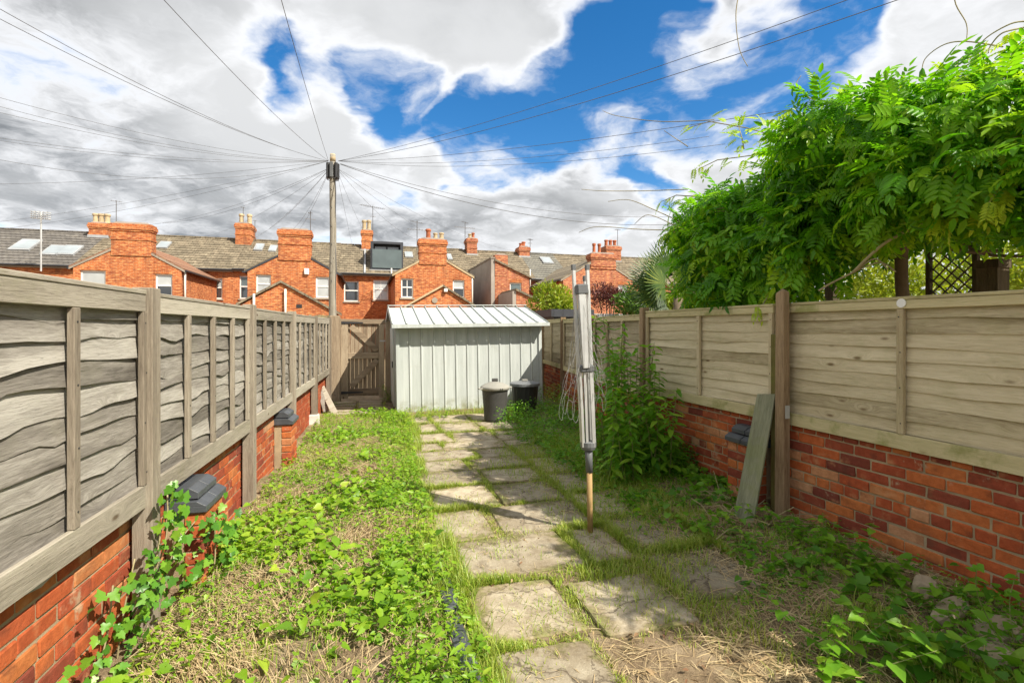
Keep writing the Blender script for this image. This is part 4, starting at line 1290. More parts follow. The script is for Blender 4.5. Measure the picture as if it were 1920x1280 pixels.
MB().box(-.03, -.004, .62, 1.6, .02, SE - .06).build('sliding_door', 'shed', sh)
MB().box(-.05, -.031, .7, .74, .75, .87).build('door_handle', 'black_iron', sh)
rr = MB(); OV = .24; xo0, xo1 = -.09, SW + .1
half = SD / 2; slope = (SRZ - SE) / (half + OV)
zb = SE - .005
nrf = 12
for i in range(nrf):
    a = xo0 + (xo1 - xo0) * i / nrf; b = xo0 + (xo1 - xo0) * (i + 1) / nrf
    for sgn in (0, 1):
        m = MB()
        ye, yr_ = (-OV, half) if sgn == 0 else (SD + OV, half)
        pr = [(a + .001, .0), (a + .008, .028), (a + .022, .028), (a + .030, .0), (b - .002, .0)]
        for (x, up) in pr: m.v += [(x, ye, zb + up), (x, yr_, SRZ + up)]
        for k in range(len(pr) - 1): m.f.append((2 * k, 2 * k + 2, 2 * k + 3, 2 * k + 1))
        MBraw(m, 'roof_panel', 'shed', sh)
MB().box(xo0, xo1, -OV - .012, -OV - .001, zb - .05, zb + .012).build('eaves_trim', 'shed', sh)
MB().prism([(xo0, SRZ + .03), (xo1, SRZ + .03), (xo1, SRZ + .045), (xo0, SRZ + .045)], half - .06, half + .06).build('ridge_cap', 'shed', sh)
for xx in (xo0, xo1 - .02):
    m = MB().quad((xx, -OV, zb - .06), (xx, half, SRZ - .06), (xx, half, SRZ + .03), (xx, -OV, zb + .03)); m.quad((xx, SD + OV, zb - .06), (xx, SD + OV, zb + .03), (xx, half, SRZ + .03), (xx, half, SRZ - .06))
    MBraw(m, 'verge_trim', 'shed', sh)
for xx in (.004, SW - .004):
    MBraw(MB().quad((xx, 0, SE), (xx, SD, SE), (xx, half, SRZ - .01)), 'gable_sheet', 'shed', sh)
MB().box(-.03, SW + .02, -.06, .1, -.12, -.004).build('base_timber', 'timber_base', sh)

# ------------------------------------------------------------------ dustbins
q = at(928, 786, 8.35)
o = thing('dustbin', 'dimpled dark grey dustbin with domed pale lid', 'bin', (q.x, q.y, .03), .2, group='dustbins by the shed')
m = MB(); nn_, rows = 44, 16
fn = lambda an, z: 1 + (.012 if (int(an / (2 * math.pi) * 44 + .5) + int(z / .034)) % 2 else 0)
m.lathe([(.0, 0), (.172, 0)] + [(.175 + .04 * k / rows, .01 + .50 * k / rows) for k in range(rows + 1)] + [(.0, .512)], nn_, fn=fn)
m.build('body', 'bin_grey', o)
m = MB().lathe([(.228, .50), (.24, .50), (.242, .548), (.235, .555), (.20, .575), (.12, .612), (.05, .63), (.0, .632)], 28, fn=lambda an, z: 1 + (.02 * (z > .57) * math.cos(an * 14)))
ld = m.build('lid', 'bin_lid', o, smooth=True)
MB().box(-.05, .05, -.012, .012, .63, .685).build('lid_handle', 'bin_grey', ld, bevel=.008)
for an in (-2.9, .25):
    c, s = math.cos(an), math.sin(an)
    MB().tube([(.23 * c - .05 * s, .23 * s + .05 * c, .53), (.285 * c - .04 * s, .285 * s + .04 * c, .525), (.285 * c + .04 * s, .285 * s - .04 * c, .525), (.23 * c + .05 * s, .23 * s - .05 * c, .53)], .013, 6).build('handle', 'bin_lid', o)
for an in (-1.35, -1.2):
    MB().tube([(.236 * math.cos(an), .236 * math.sin(an), .527), (.247 * math.cos(an), .247 * math.sin(an), .527)], .012, 6).build('lid_clip', 'black_iron', ld)
q = at(984, 777, 8.75)
o = thing('dustbin', 'fluted black dustbin with flat grey lid', 'bin', (q.x, q.y, .04), 0, group='dustbins by the shed')
m = MB().lathe([(.0, 0), (.19, 0), (.195, .02), (.225, .44), (.235, .50), (.235, .53), (0, .531)], 60, fn=lambda an, z: 1 + (.025 * max(0, math.cos(an * 20)) if .03 < z < .46 else 0))
m.build('body', 'bin_black', o)
ld = MB().lathe([(.24, .515), (.262, .512), (.265, .555), (.25, .565), (.20, .575), (.0, .585)], 32).build('lid', 'bin_lid2', o, smooth=False)
MB().box(-.05, .05, -.015, .015, .583, .62).build('lid_handle', 'bin_lid', ld, bevel=.008)

# ------------------------------------------------------------------ folded rotary clothes dryer
Yd = 3.78
b0 = at(1107, 1000, Yd); top = at(1092, 535, Yd)
o = thing('rotary_dryer', 'folded aluminium rotary clothes dryer with slack lines, leaning slightly in the path', 'clothes dryer', (b0.x, b0.y, 0))
def D(px, py, dy=0.0):
    return at(px, py, Yd + dy) - Vector((b0.x, b0.y, 0))
MB().tube([D(1107, 1018), D(1105, 880)], .021, 12).build('ground_tube', 'ochre_tube', o, smooth=True)
MB().tube([D(1105, 885), D(1103.5, 838)], [.026, .029], 12).build('sleeve', 'grey_plastic', o, smooth=True)
lh = D(1103, 833)
MB().lathe([(0, -.035), (.05, -.035), (.06, -.012), (.06, .02), (.04, .03), (0, .03)], 14, (lh.x, lh.y)).build('lower_hub', 'grey_plastic', o).location = (0, 0, lh.z)
MB().tube([D(1103, 836), D(1094, 560)], .0175, 12).build('mast', 'alu', o, smooth=True)
arms = []
for (pb, pt, dyb, dyt, nm) in (((1092, 838), (1075, 499), 0, -.02, 'l'), ((1114, 838), (1101, 499), 0, .02, 'r'), ((1099, 700), (1089, 540), -.035, -.06, 'f'), ((1107, 838), (1097, 520), .05, .08, 'b')):
    a = D(*pb, dyb); b = D(*pt, dyt)
    arms.append((a, b))
    MB().bar(a, b, .024, .030, up=(.2, -1, 0)).build('arm', 'alu', o, bevel=.003)
    MB().bar(b - (b - a).normalized() * .03, b + (b - a).normalized() * .012, .030, .036, up=(.2, -1, 0)).build('arm_cap', 'grey_plastic', o, bevel=.003)
MB().bar(D(1098, 690, -.05), D(1089, 545, -.05), .05, .045, up=(.2, -1, 0)).build('channel', 'alu', o, bevel=.003)
MB().bar(D(1090.5, 552, -.04), D(1089.5, 533, -.04), .085, .075, up=(.2, -1, 0)).build('top_cap', 'grey_plastic', o, bevel=.008)
MB().bar(D(1098, 697, -.01), D(1097.5, 684, -.01), .11, .10, up=(.2, -1, 0)).build('slider_hub', 'grey_plastic', o, bevel=.008)
for pb, pt in (((1094, 838), (1088, 690)), ((1113, 838), (1107, 690)), ((1101, 838), (1096, 690))):
    MB().bar(D(*pb, -.035), D(*pt, -.035), .018, .018, up=(.2, -1, 0)).build('strut', 'alu', o)
rl = random.Random(5)
for k in range(22):
    f = .30 + .68 * k / 22
    i, j = [(0, 2), (1, 2), (1, 3), (0, 3)][k % 4]
    pa = arms[i][0].lerp(arms[i][1], f); pb = arms[j][0].lerp(arms[j][1], min(1.0, max(.0, f)))
    zlow = D(0, rl.uniform(690, 790)).z
    sidew = (-1 if i == 0 else 1) * rl.choice((.02, .04, .05, .07, .09, .13))
    fwd = rl.uniform(-.12, .10); wid = rl.uniform(.012, .035)
    low = Vector(((pa.x + pb.x) / 2 + sidew, (pa.y + pb.y) / 2 + fwd, min(zlow, min(pa.z, pb.z) - .15)))
    up = .30 * (pa.z - low.z)
    sw = Vector((wid * (1 if sidew > 0 else -1), -.03, 0))
    pts = smooth_path([pa, pa.lerp(low, .45) - sw * .2, low - sw * .9 + Vector((0, 0, .10)), low, low + sw * .9 + Vector((0, 0, .10)), pb.lerp(low, .45) + sw * .4, pb], 5)
    MB().tube(pts, .0014, 4).build('clothes_line', 'line', o, smooth=True)

# ------------------------------------------------------------------ telegraph pole and its wires
Yp = 17.0
pb = at(624, 615, Yp); pb.z = 0
o = thing('utility_pole', 'tall weathered timber telegraph pole with dark terminal boxes at its head', 'pole', (pb.x, pb.y, 0))
zt = at(624, 291, Yp).z
npt = 14
MB().tube([(.02 * math.sin(k * .9) * .6, .0, zt * k / npt) for k in range(npt + 1)], [.135 - .045 * k / npt for k in range(npt + 1)], 16).build('shaft', 'pole', o, smooth=True)
MB().tube([(0, 0, zt - .22), (0, 0, zt + .03)], [.098, .085], 14).build('cap', 'cream_pot', o, smooth=True)
zbx = at(624, 320, Yp).z
for k in range(7):
    an = k / 7 * 6.283 + .3
    c, s = math.cos(an), math.sin(an)
    x, y = .17 * c, .17 * s
    MB().box(-.045, .045, -.05, .05, -.27, .24).build('terminal_box', 'grey_plastic' if k % 2 else 'black_iron', o, bevel=.01).matrix_local = Matrix.Translation((x, y, zbx)) @ Matrix.Rotation(an, 4, 'Z')
MB().tube([(.19 * math.cos(k * .35), .19 * math.sin(k * .35), zbx - .30) for k in range(19)], .012, 5).build('ring_bracket', 'black_iron', o)
for k in range(6):
    zz_ = zt - 1.2 - k * .62; sgn = 1 if k % 2 else -1
    MB().tube([(0, -.09, zz_), (sgn * .02, -.2, zz_), (sgn * .02, -.2, zz_ + .05)], .011, 5).build('step_peg', 'black_iron', o)
MB().tube([(.11, -.03, zt * .02)] + [(.13 - .04 * k / 12 + .025 * math.sin(k * 1.3), -.04, zt * (.05 + .85 * k / 12)) for k in range(13)], .014, 5).build('down_cable', 'wire', o)

def wire(label, p_end, sag=0.0, r=.0075, start=(0, 0), ext=0.0):
    a = at(624 + start[0], 302 + start[1], Yp); b = Vector(p_end)
    if ext: b = b + (b - a) * ext
    ow = thing('overhead_wire', label, 'wire', a, group='wires from the telegraph pole')
    pts = []
    n = 26
    for k in range(n + 1):
        t = k / n
        q = a.lerp(b, t) - a
        q.z -= sag * 4 * t * (1 - t)
        pts.append(q)
    MB().tube(pts, r, 5).build('cable', 'wire', ow, smooth=True)
TO_LEFT = 'thin wire from the telegraph pole running out over the silver-grey fence'
TO_UP = 'thin wire from the telegraph pole rising overhead towards the near houses'
TO_RIGHT = 'thin wire from the telegraph pole crossing the blue sky towards the wisteria'
for px, py, Y, sg, lb in ((0, 10, 7.5, .35, TO_UP), (22, 0, 7.5, .40, TO_UP), (322, 0, 7.0, .2, TO_UP), (530, 0, 7.0, .12, TO_UP),
                          (0, 164, 10, .35, TO_LEFT), (0, 178, 10.5, .42, TO_LEFT), (0, 189, 10, .4, TO_LEFT), (0, 245, 12, .3, TO_LEFT), (0, 248, 12.5, .36, TO_LEFT), (0, 262, 11, .75, TO_LEFT), (0, 337, 15, .22, TO_LEFT), (0, 408, 18, .25, TO_LEFT), (0, 419, 18, .35, TO_LEFT)):
    wire(lb, at(px, py, Y), sg, .0042 + .001 * (py < 20), (-8, 0), .22)
STACK = 'thin drop wire from the telegraph pole to '
for px, py, t, sg, to in ((285, 421, .3, .3, 'the wide plain stack by the slate roof'), (290, 419, .4, .45, 'the wide plain stack by the slate roof'), (362, 447, 9.6, .5, 'the bare tiled ridge between the buff-pot stacks'), (484, 440, 9.6, .35, 'the ridge stack with two buff pots'), (476, 447, 9.6, .3, 'the ridge stack with two buff pots'),
                      (548, 431, .3, .25, 'the stack above the white alarm box'), (560, 432, .4, .2, 'the stack above the white alarm box'), (663, 470, 9, .1, 'the tiled roof just short of the dormer'), (683, 436, 9.6, .12, 'the tall-potted stack next to the dormer'), (872, 470, 9, .4, 'the slim ridge stack'), (965, 470, 9.4, .5, 'the low stack by the smooth slates'), (800, 455, .5, .5, 'the three-pot stack')):
    u = RS(px, t); qq = RE * u + RN * t
    wire(STACK + to, (qq.x, RY0 + qq.y, RZ(px, py, t)), sg, .0045, (-4 if px < 624 else 6, 12))
for px, py, Y, sg, r in ((1550, 0, 7.5, .25, .0055), (1622, 0, 7.0, .35, .006), (1797, 134, 6.5, .3, .005), (1330, 256, 10, .25, .0045), (1360, 270, 10, .3, .0045)):
    wire(TO_RIGHT, at(px, py, Y), sg, r, (10, 0), .15 if py < 140 else 0)
wire('thick dark cable sagging from the telegraph pole towards the wisteria', at(1300, 418, 22), .75, .010, (14, 6))
wire('thick dark cable sagging from the telegraph pole towards the wisteria', at(1300, 404, 22), .65, .007, (14, 5))

# ------------------------------------------------------------------ paving
pv = [G(.36, 1.0), G(1.85, 1.0), G(2.5, 3.2), G(2.6, 6.6), G(3.0, 8.0), G(3.0, 9.05), G(.45, 9.05), G(.30, 11.1), G(-.75, 11.1), G(-.75, 9.7), G(.36, 8.6)]
pm = MB().quad(*[(q.x, q.y, -.004) for q in pv])
path = MBraw(pm, 'path', 'soil', None)
tag(path, kind='structure')
SLABS = []
rs = random.Random(11)
def slab(w0, w1, v0, v1, z=None, th=.045):
    j = lambda: rs.uniform(-.03, .03)
    z = rs.uniform(.009, .019) if z is None else z
    cs = [(w0 + j(), v0 + j()), (w1 + j(), v0 + j()), (w1 + j(), v1 + j()), (w0 + j(), v1 + j())]
    pts = []
    for k in range(4):
        a = cs[k]; b = cs[(k + 1) % 4]
        pts.append((a[0] * .975 + b[0] * .025, a[1] * .975 + b[1] * .025))
        for t in (.3, .5, .72):
            pts.append((a[0] + (b[0] - a[0]) * t + rs.uniform(-.007, .007), a[1] + (b[1] - a[1]) * t + rs.uniform(-.007, .007)))
        pts.append((a[0] * .025 + b[0] * .975, a[1] * .025 + b[1] * .975))
    tilt = (rs.uniform(-.02, .02), rs.uniform(-.02, .02))
    cw, cv = (w0 + w1) / 2, (v0 + v1) / 2
    m = MB(); n = len(pts)
    ct = G(cw, cv)
    for inset, dz in ((1.0, -th), (1.0, -.008), (.978, 0.0)):
        for (w, v) in pts:
            ww, vv = cw + (w - cw) * inset, cv + (v - cv) * inset
            m.v.append((ww - cw, vv - cv, dz + (ww - cw) * tilt[0] + (vv - cv) * tilt[1]))
    for L_ in range(2):
        for k in range(n):
            k2 = (k + 1) % n
            m.f.append((L_ * n + k, L_ * n + k2, (L_ + 1) * n + k2, (L_ + 1) * n + k))
    m.f.append(tuple(2 * n + k for k in range(n)))
    o = m.build('slab', 'paving', path)
    o.location = (ct.x, ct.y, z); o.rotation_euler = (0, 0, GA)
    SLABS.append((w0, w1, v0, v1, pts))
v = 1.05
while v < 2.8:                                        # single file by the house
    L_ = rs.choice((.58, .60, .56)); slab(.53 + rs.uniform(-.03, .03), 1.06 + rs.uniform(-.03, .03), v, v + L_); v += L_ + .06
vl = v; v = 2.28
while v < vl - .2:
    slab(1.16, 1.70 + rs.uniform(-.04, .04), v, v + .52); v += .57
v = max(v, vl)
if v - vl > .1: slab(.53, 1.07, vl, v - .06)
while v < 6.6:                                        # irregular courses further on
    L_ = rs.uniform(.42, .62); sp = rs.choice((.92, 1.08, 1.12, 1.25, 1.38)); gp_ = rs.uniform(.02, .06)
    slab(.52 + rs.uniform(-.04, .03), sp, v, v + L_)
    slab(sp + gp_, 1.72 + rs.uniform(-.06, .08), v + rs.uniform(-.02, .02), v + L_ + rs.uniform(-.03, .01)); v += L_ + rs.uniform(.02, .06)
v = 2.42
while v < 6.4:                                        # half-buried third column
    slab(1.78, 2.34, v, v + .60, rs.uniform(.006, .012)); v += .66
for (w0, w1, v0, v1) in ((.42, 1.02, 7.42, 8.1), (1.06, 1.66, 7.35, 8.1), (1.70, 2.32, 7.3, 8.1), (2.36, 2.95, 7.3, 8.1),
                         (.42, .98, 8.14, 8.85), (1.02, 1.64, 8.14, 8.85), (1.68, 2.30, 8.14, 8.85), (2.34, 2.95, 8.14, 8.85),
                         (.50, 1.1, 6.75, 7.38), (1.14, 1.74, 6.7, 7.31), (1.78, 2.4, 6.66, 7.26)):
    slab(w0, w1, v0, v1)
for i in range(5):                                    # to the gate
    for k, (a, b) in enumerate(((-.7, -.22), (-.18, .3))):
        slab(a, b, 9.35 + i * .35, 9.35 + i * .35 + .32)
for (w0, w1, v0, v1) in ((.375, .475, 1.7, 2.14), (.37, .475, 2.17, 2.62), (.38, .48, 2.65, 3.08), (.375, .475, 3.1, 3.5)):
    q = G((w0 + w1) / 2, (v0 + v1) / 2)
    o = MB().hexa([(-.045, -.22, -.1), (.045, -.22, -.1), (.045, .21, -.1), (-.045, .21, -.1)], [(-.04, -.215, .0), (.04, -.21, .01), (.045, .205, .0), (-.04, .2, -.01)]).build('edging_stone', 'blue_brick', path, bevel=.008)
    o.location = (q.x, q.y, .055); o.rotation_euler = (rs.uniform(-.05, .05), rs.uniform(-.1, .1), GA + rs.uniform(-.05, .05))

# rubble by the right wall
for i, (px, py, L, Wd, Hh, an, lb) in enumerate(((1781, 1141, .30, .10, .075, .5, 'long pale rubble stone at the foot of the pale tan fence wall'), (1872, 1180, .20, .14, .09, .2, 'blunt pale rubble stone beside the long stone'),
                                             (1862, 1213, .20, .12, .07, -.1, 'cracked flat pale stone next to the blunt stone'), (1733, 1106, .14, .11, .11, .8, 'squat mossy stone behind the long stone'))):
    q = at(px, py, 1.44 * F / (py - HY))
    bm = bmesh.new(); bmesh.ops.create_icosphere(bm, subdivisions=3, radius=1.0)
    for v_ in bm.verts:
        c = v_.co.copy()
        nse = 1 + .22 * (vnoise(c.x * 1.7 + i * 9, c.y * 1.7 + c.z * 2.1, 5) - .5) + .12 * (vnoise(c.x * 5 + i, c.y * 5 + c.z * 4, 8) - .5)
        c = Vector([math.copysign(abs(k) ** .7, k) for k in c]) * float(nse)
        v_.co = Vector((c.x * L / 2, c.y * Wd / 2, c.z * Hh / 2))
    me = bpy.data.meshes.new('stone'); bm.to_mesh(me); bm.free()
    o = link('stone', me, 'rubble'); o.location = (q.x, q.y, float(ground_h(q.x, q.y)) + Hh * .3); o.rotation_euler = (.1, -.1, an)
    tag(o, lb, 'stone', 'rubble stones')

# ------------------------------------------------------------------ plants
def leaf_arrays(n, pos, axis, nrm, size, tint, kind='leaf'):
    tv, tf = {'leaf': (LEAF_V, LEAF_F), 'heart': (HEART_V, HEART_F), 'ivy': (IVY_V, IVY_F), 'blade': (BLADE_V, BLADE_F)}[kind]
    return scatter(tv, tf, pos, axis, nrm, size, tint)

def to_obj(name, parts, mat, parent=None):
    V, Fc, T = merge(parts)
    return link(name, mesh_np(name, V, Fc, T), mat, parent)

# compound (pinnate) leaf: stalk of unit length with paired leaflets
def pinnate(pairs=5, ll=.36, droop=.35):
    P = []; A = []; N = []; S = []
    for k in range(pairs):
        x = .22 + .68 * k / pairs
        for s in (-1, 1):
            P.append((x, 0, -droop * x * x)); A.append((.55, s * .85, -.25)); N.append((.1, -s * .15, 1)); S.append(ll * (1 - .12 * abs(k - 2) / 2))
    P.append((.92, 0, -droop * .85)); A.append((1, 0, -.7)); N.append((.6, 0, 1)); S.append(ll * 1.1)
    P = np.array(P, float); A = np.array(A, float); N = np.array(N, float); S = np.array(S, float)
    V, Fc, T = scatter(LEAF_V, LEAF_F, P, A, N, np.stack([S, S * .9, S], 1), np.zeros(len(P)))
    sv = np.array([(0, .008, 0), (0, -.008, 0), (.5, .006, -droop * .25), (.5, -.006, -droop * .25), (.95, 0, -droop * .9)])
    sf = np.array([(0, 1, 3), (0, 3, 2), (2, 3, 4)])
    return np.concatenate([V, sv]), np.concatenate([Fc, sf + len(V)])
PINS = [pinnate(5, .36, .3), pinnate(6, .32, .45), pinnate(4, .40, .2)]

# --- wisteria on its pergola over the neighbour's side of the right fence
RD3 = Vector((math.cos(RA), math.sin(RA), 0)); RNR = Vector((math.sin(RA), -math.cos(RA), 0))
def RF(L, r, h):
    return Vector((RB[0], RB[1], h)) + RD3 * L + RNR * r
RDn, RNn, RBn = np.array(RD3), np.array(RNR), np.array((RB[0], RB[1], 0.0))
def RFn(L, r, h):
    return RBn + L[:, None] * RDn + r[:, None] * RNn + np.stack([0 * h, 0 * h, h], 1)
wis = thing('wisteria', 'huge bright green wisteria mounded over a pergola behind the pale tan fence', 'climbing plant', RF(4.2, 1.6, 0))
wl_ = np.array(wis.location)
rng = np.random.default_rng(3)
def wis_f(L, r, h):
    top = 3.13 + .22 * np.sin(L * 1.9 + .6) * .5 + .60 * (fbm(L * 1.5, r * 1.5, 4) - .5) - .05 * np.clip(L - 4.4, 0, 3)
    bot = np.where((L > 4.05) & (r < .45), 1.80, 2.22) + .22 * (vnoise(L * 2.4, r * 2, 14) - .5) + np.where(r > .7, .22, 0.0)
    r0 = np.where(L > 3.8, -.06, .04) + .45 * np.clip(L - 5.3, 0, 3) + .75 * (fbm(L * 1.5, h * 2.2, 24) - .5)
    r1 = 2.7
    rc, hr = (r0 + r1) / 2, (r1 - r0) / 2
    hc, hh = (top + bot) / 2, (top - bot) / 2
    e = np.clip((L - 5.45) / .95, 0, 9)
    s = (np.abs(r - rc) / hr) ** 4 + (np.abs(h - hc) / hh) ** 2.6 + e ** 3
    return s ** (1 / 3.0) - 1
def wis_sample(n, lo, hi):
    out = []
    tot = 0
    while tot < n:
        L = rng.uniform(1.2, 6.8, 20000); r = rng.uniform(-.4, 2.9, 20000); h = rng.uniform(1.6, 4.0, 20000)
        f = wis_f(L, r, h)
        k = (f > lo) & (f < hi)
        # nothing is needed on the far side that no one on this plot can see
        k &= (r < 1.9) | (h > 2.9)
        out.append(np.stack([L, r, h], 1)[k]); tot += k.sum()
    return np.concatenate(out)[:n]
def wis_leaves(n, lo, hi, sz, bias):
    q = wis_sample(n, lo, hi); L, r, h = q.T
    d_ = .04
    gL = wis_f(L + d_, r, h) - wis_f(L - d_, r, h); gr = wis_f(L, r + d_, h) - wis_f(L, r - d_, h); gh = wis_f(L, r, h + d_) - wis_f(L, r, h - d_)
    nv = norm(gL[:, None] * RDn + gr[:, None] * RNn + np.stack([0 * gh, 0 * gh, gh], 1))
    axis = nv * .55 + np.array([0, 0, -.40]) + rng.normal(size=(n, 3)) * .62
    nr_ = nv * .8 + np.array([0, 0, .75]) + rng.normal(size=(n, 3)) * .3
    size = rng.uniform(*sz, n)
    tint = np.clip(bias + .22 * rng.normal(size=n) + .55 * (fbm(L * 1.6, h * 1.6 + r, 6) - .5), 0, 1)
    return RFn(L, r, h), axis, nr_, size, tint
parts = []
P_, A_, N_, S_, T_ = wis_leaves(8600, -.24, .06, (.11, .25), .60)
# the leaves nearest the open side stand singly, the rest form one mass
dist = np.linalg.norm(P_ - np.array([0, 0, CH]), axis=1)
qL = (P_ - RBn) @ RDn; qr = (P_ - RBn) @ RNn
score = dist + np.where(qr > .55, 5, 0) + np.where((P_[:, 0] / P_[:, 1]) > 1.0, 6, 0)
order = np.argsort(score)
single, mass = order[:290], order[290:]
for k, (tv, tf) in enumerate(PINS):
    sel = mass[k::3]
    parts.append(scatter(tv, tf, P_[sel] - wl_, A_[sel], N_[sel], S_[sel], T_[sel]))
P2, A2, N2, S2, T2 = wis_leaves(1500, -.62, -.28, (.25, .36), .25)  # inner fill added to block light, its shade put into a darker tint
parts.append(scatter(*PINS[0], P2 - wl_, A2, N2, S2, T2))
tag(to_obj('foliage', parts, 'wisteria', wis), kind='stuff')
pin_me = []
for k, (tv, tf) in enumerate(PINS):
    for b in (.38, .52, .66):
        me = mesh_np('wisteria_leaf', tv, tf, np.full(len(tv), b)); me.materials.append(M['wisteria']); pin_me.append((me, b))
def frame_matrix(p, ax, nz, s):
    x = Vector(ax).normalized(); z = Vector(nz); z = (z - x * z.dot(x)).normalized(); y = z.cross(x)
    return Matrix.Translation(p) @ Matrix((x, y, z)).transposed().to_4x4() @ Matrix.Scale(s, 4)
for i in single:
    cand = min(range(3), key=lambda b: abs((.38, .52, .66)[b] - T_[i]))
    o = link('leaf', pin_me[(i % 3) * 3 + cand][0], None, wis)
    o.matrix_local = frame_matrix(Vector(P_[i] - wl_), A_[i], N_[i], S_[i])
# young yellow-green shoots reaching out of the mass, each along its own runner
def wpt(px, py, Y): return at(px, py, Y) - wis.location
SHOOTS = [[(1480, 262, 5.3), (1400, 240, 5.5), (1330, 228, 5.7), (1290, 240, 5.8)], [(1500, 300, 5.2), (1420, 290, 5.4), (1345, 300, 5.6), (1308, 318, 5.7)], [(1420, 430, 5.0), (1340, 418, 5.2), (1275, 430, 5.4), (1245, 442, 5.5)],
          [(1620, 290, 4.2), (1560, 310, 4.3), (1500, 345, 4.4), (1475, 372, 4.5)], [(1400, 380, 5.3), (1330, 370, 5.5), (1268, 366, 5.7), (1240, 378, 5.8)], [(1860, 150, 3.4), (1800, 185, 3.5), (1760, 215, 3.6)], [(1400, 470, 4.9), (1340, 455, 5.0), (1290, 465, 5.1)],
          [(1840, 375, 3.0), (1790, 395, 3.05), (1740, 412, 3.1)], [(1920, 250, 2.75), (1860, 280, 2.8), (1815, 300, 2.85)], [(1480, 520, 4.3), (1440, 555, 4.3), (1425, 580, 4.25)], [(1700, 200, 4.2), (1640, 205, 4.3), (1590, 195, 4.4), (1575, 185, 4.4)]]
SHOOTS += [[(px, py, Y), (px + dx * .5, py - 25, Y + .02), (px + dx, py - 42, Y + .05)] for px, py, Y, dx in ((1600, 215, 4.5, -12), (1680, 220, 4.2, 10), (1520, 262, 4.8, -8), (1770, 190, 3.8, 14), (1830, 150, 3.6, -10), (1900, 110, 3.3, 8), (1450, 270, 5.1, -14), (1395, 280, 5.3, -10))]
SHOOTS += [[(px, py, Y), (px - 25, py + 18, Y - .03), (px - 45, py + 50, Y - .06)] for px, py, Y in ((1500, 330, 4.6), (1600, 370, 4.0), (1700, 330, 3.5), (1820, 300, 3.0), (1400, 400, 5.0), (1560, 440, 4.1), (1360, 470, 4.9), (1900, 330, 2.8))]
yp, ya, yn, ys_ = [], [], [], []
rsh = random.Random(8)
for sh_ in SHOOTS:
    pts = [wpt(*q) for q in sh_]
    MB().tube(pts, [.006] * (len(pts) - 1) + [.003], 5).build('runner', 'twig', wis, smooth=True)
    n = 13
    for k in range(n):
        t = k / (n - 1) * (len(pts) - 1.001); i = int(t)
        p = pts[i].lerp(pts[i + 1], t - i); dr = (pts[i + 1] - pts[i]).normalized()
        yp.append(p + Vector([rsh.uniform(-.04, .04) for _ in range(3)])); a = dr * .6 + Vector((rsh.uniform(-.7, .7), rsh.uniform(-.7, .7), rsh.uniform(-.7, .25)))
        ya.append(a); yn.append(Vector((rsh.uniform(-.4, .4), rsh.uniform(-.6, .2), 1))); ys_.append(rsh.uniform(.13, .22) * (1 - .3 * k / n))
yt = rng.uniform(.2, .8, len(yp))
tag(to_obj('young_foliage', [scatter(*PINS[1], np.array(yp), np.array(ya), np.array(yn), np.array(ys_), yt)], 'wisteria_young', wis), kind='stuff')
TEND = [[(1800, -60, 4.4), (1790, 0, 4.4), (1812, 45, 4.4), (1812, 78, 4.4)], [(1880, 88, 3.6), (1812, 78, 4.0), (1770, 84, 4.1), (1735, 110, 4.2), (1728, 140, 4.2)], [(1930, 40, 3.4), (1895, 45, 3.4), (1845, 75, 3.5), (1828, 110, 3.5)],
        [(1920, 52, 3.3), (1880, 62, 3.3), (1858, 85, 3.4), (1853, 100, 3.4)], [(1570, 205, 4.6), (1520, 185, 4.8), (1494, 160, 4.9), (1502, 142, 4.9)], [(1390, -30, 5.0), (1380, 25, 5.0), (1386, 90, 5.0), (1402, 125, 5.0)],
        [(1290, 355, 5.8), (1200, 358, 6.0), (1130, 358, 6.2), (1090, 355, 6.3)], [(1300, 432, 5.4), (1200, 430, 5.7), (1120, 425, 5.9), (1085, 436, 6.0)], [(1280, 418, 5.5), (1230, 395, 5.7), (1180, 375, 5.9), (1140, 378, 6.0)],
        [(1300, 440, 5.2), (1260, 420, 5.4), (1215, 403, 5.6), (1190, 420, 5.7)], [(1340, 225, 5.7), (1240, 228, 6.0), (1160, 218, 6.2), (1130, 208, 6.3)], [(1290, 275, 5.8), (1270, 262, 5.9), (1245, 245, 6.0)]]
for tn in TEND:
    pts = smooth_path([wpt(*q) for q in tn])
    MB().tube(pts, [.006 - .003 * k / len(pts) for k in range(len(pts))], 5).build('tendril', 'twig', wis, smooth=True)
for tn, r_ in (([(1600, 510, 3.6), (1660, 455, 3.45), (1740, 415, 3.3), (1800, 385, 3.2)], .011), ([(1605, 508, 3.6), (1640, 485, 3.5), (1665, 505, 3.45)], .005), ([(1605, 508, 3.6), (1650, 492, 3.5), (1680, 510, 3.45)], .005),
               ([(1605, 508, 3.6), (1560, 530, 3.7), (1535, 545, 3.75)], .007), ([(1640, 420, 3.9), (1720, 440, 3.8), (1800, 470, 3.7), (1880, 470, 3.6)], .014), ([(1700, 400, 3.9), (1780, 440, 3.8), (1840, 475, 3.7), (1920, 480, 3.5)], .012),
               ([(1560, 440, 4.2), (1680, 425, 4.0), (1790, 425, 3.8), (1900, 400, 3.6)], .010), ([(1330, 395, 5.0), (1420, 375, 4.8), (1500, 340, 4.6)], .007), ([(1320, 400, 5.0), (1430, 385, 4.8), (1510, 350, 4.6)], .006)):
    MB().tube(smooth_path([wpt(*q) for q in tn]), r_, 6).build('branch', 'twig' if r_ < .0115 and r_ != .010 else 'bark', wis, smooth=True)
tr = [RF(4.3, 1.9, .0), RF(4.25, 1.7, .8), RF(4.4, 1.6, 1.6), RF(4.2, 1.3, 2.4), RF(3.6, 1.0, 2.7)]
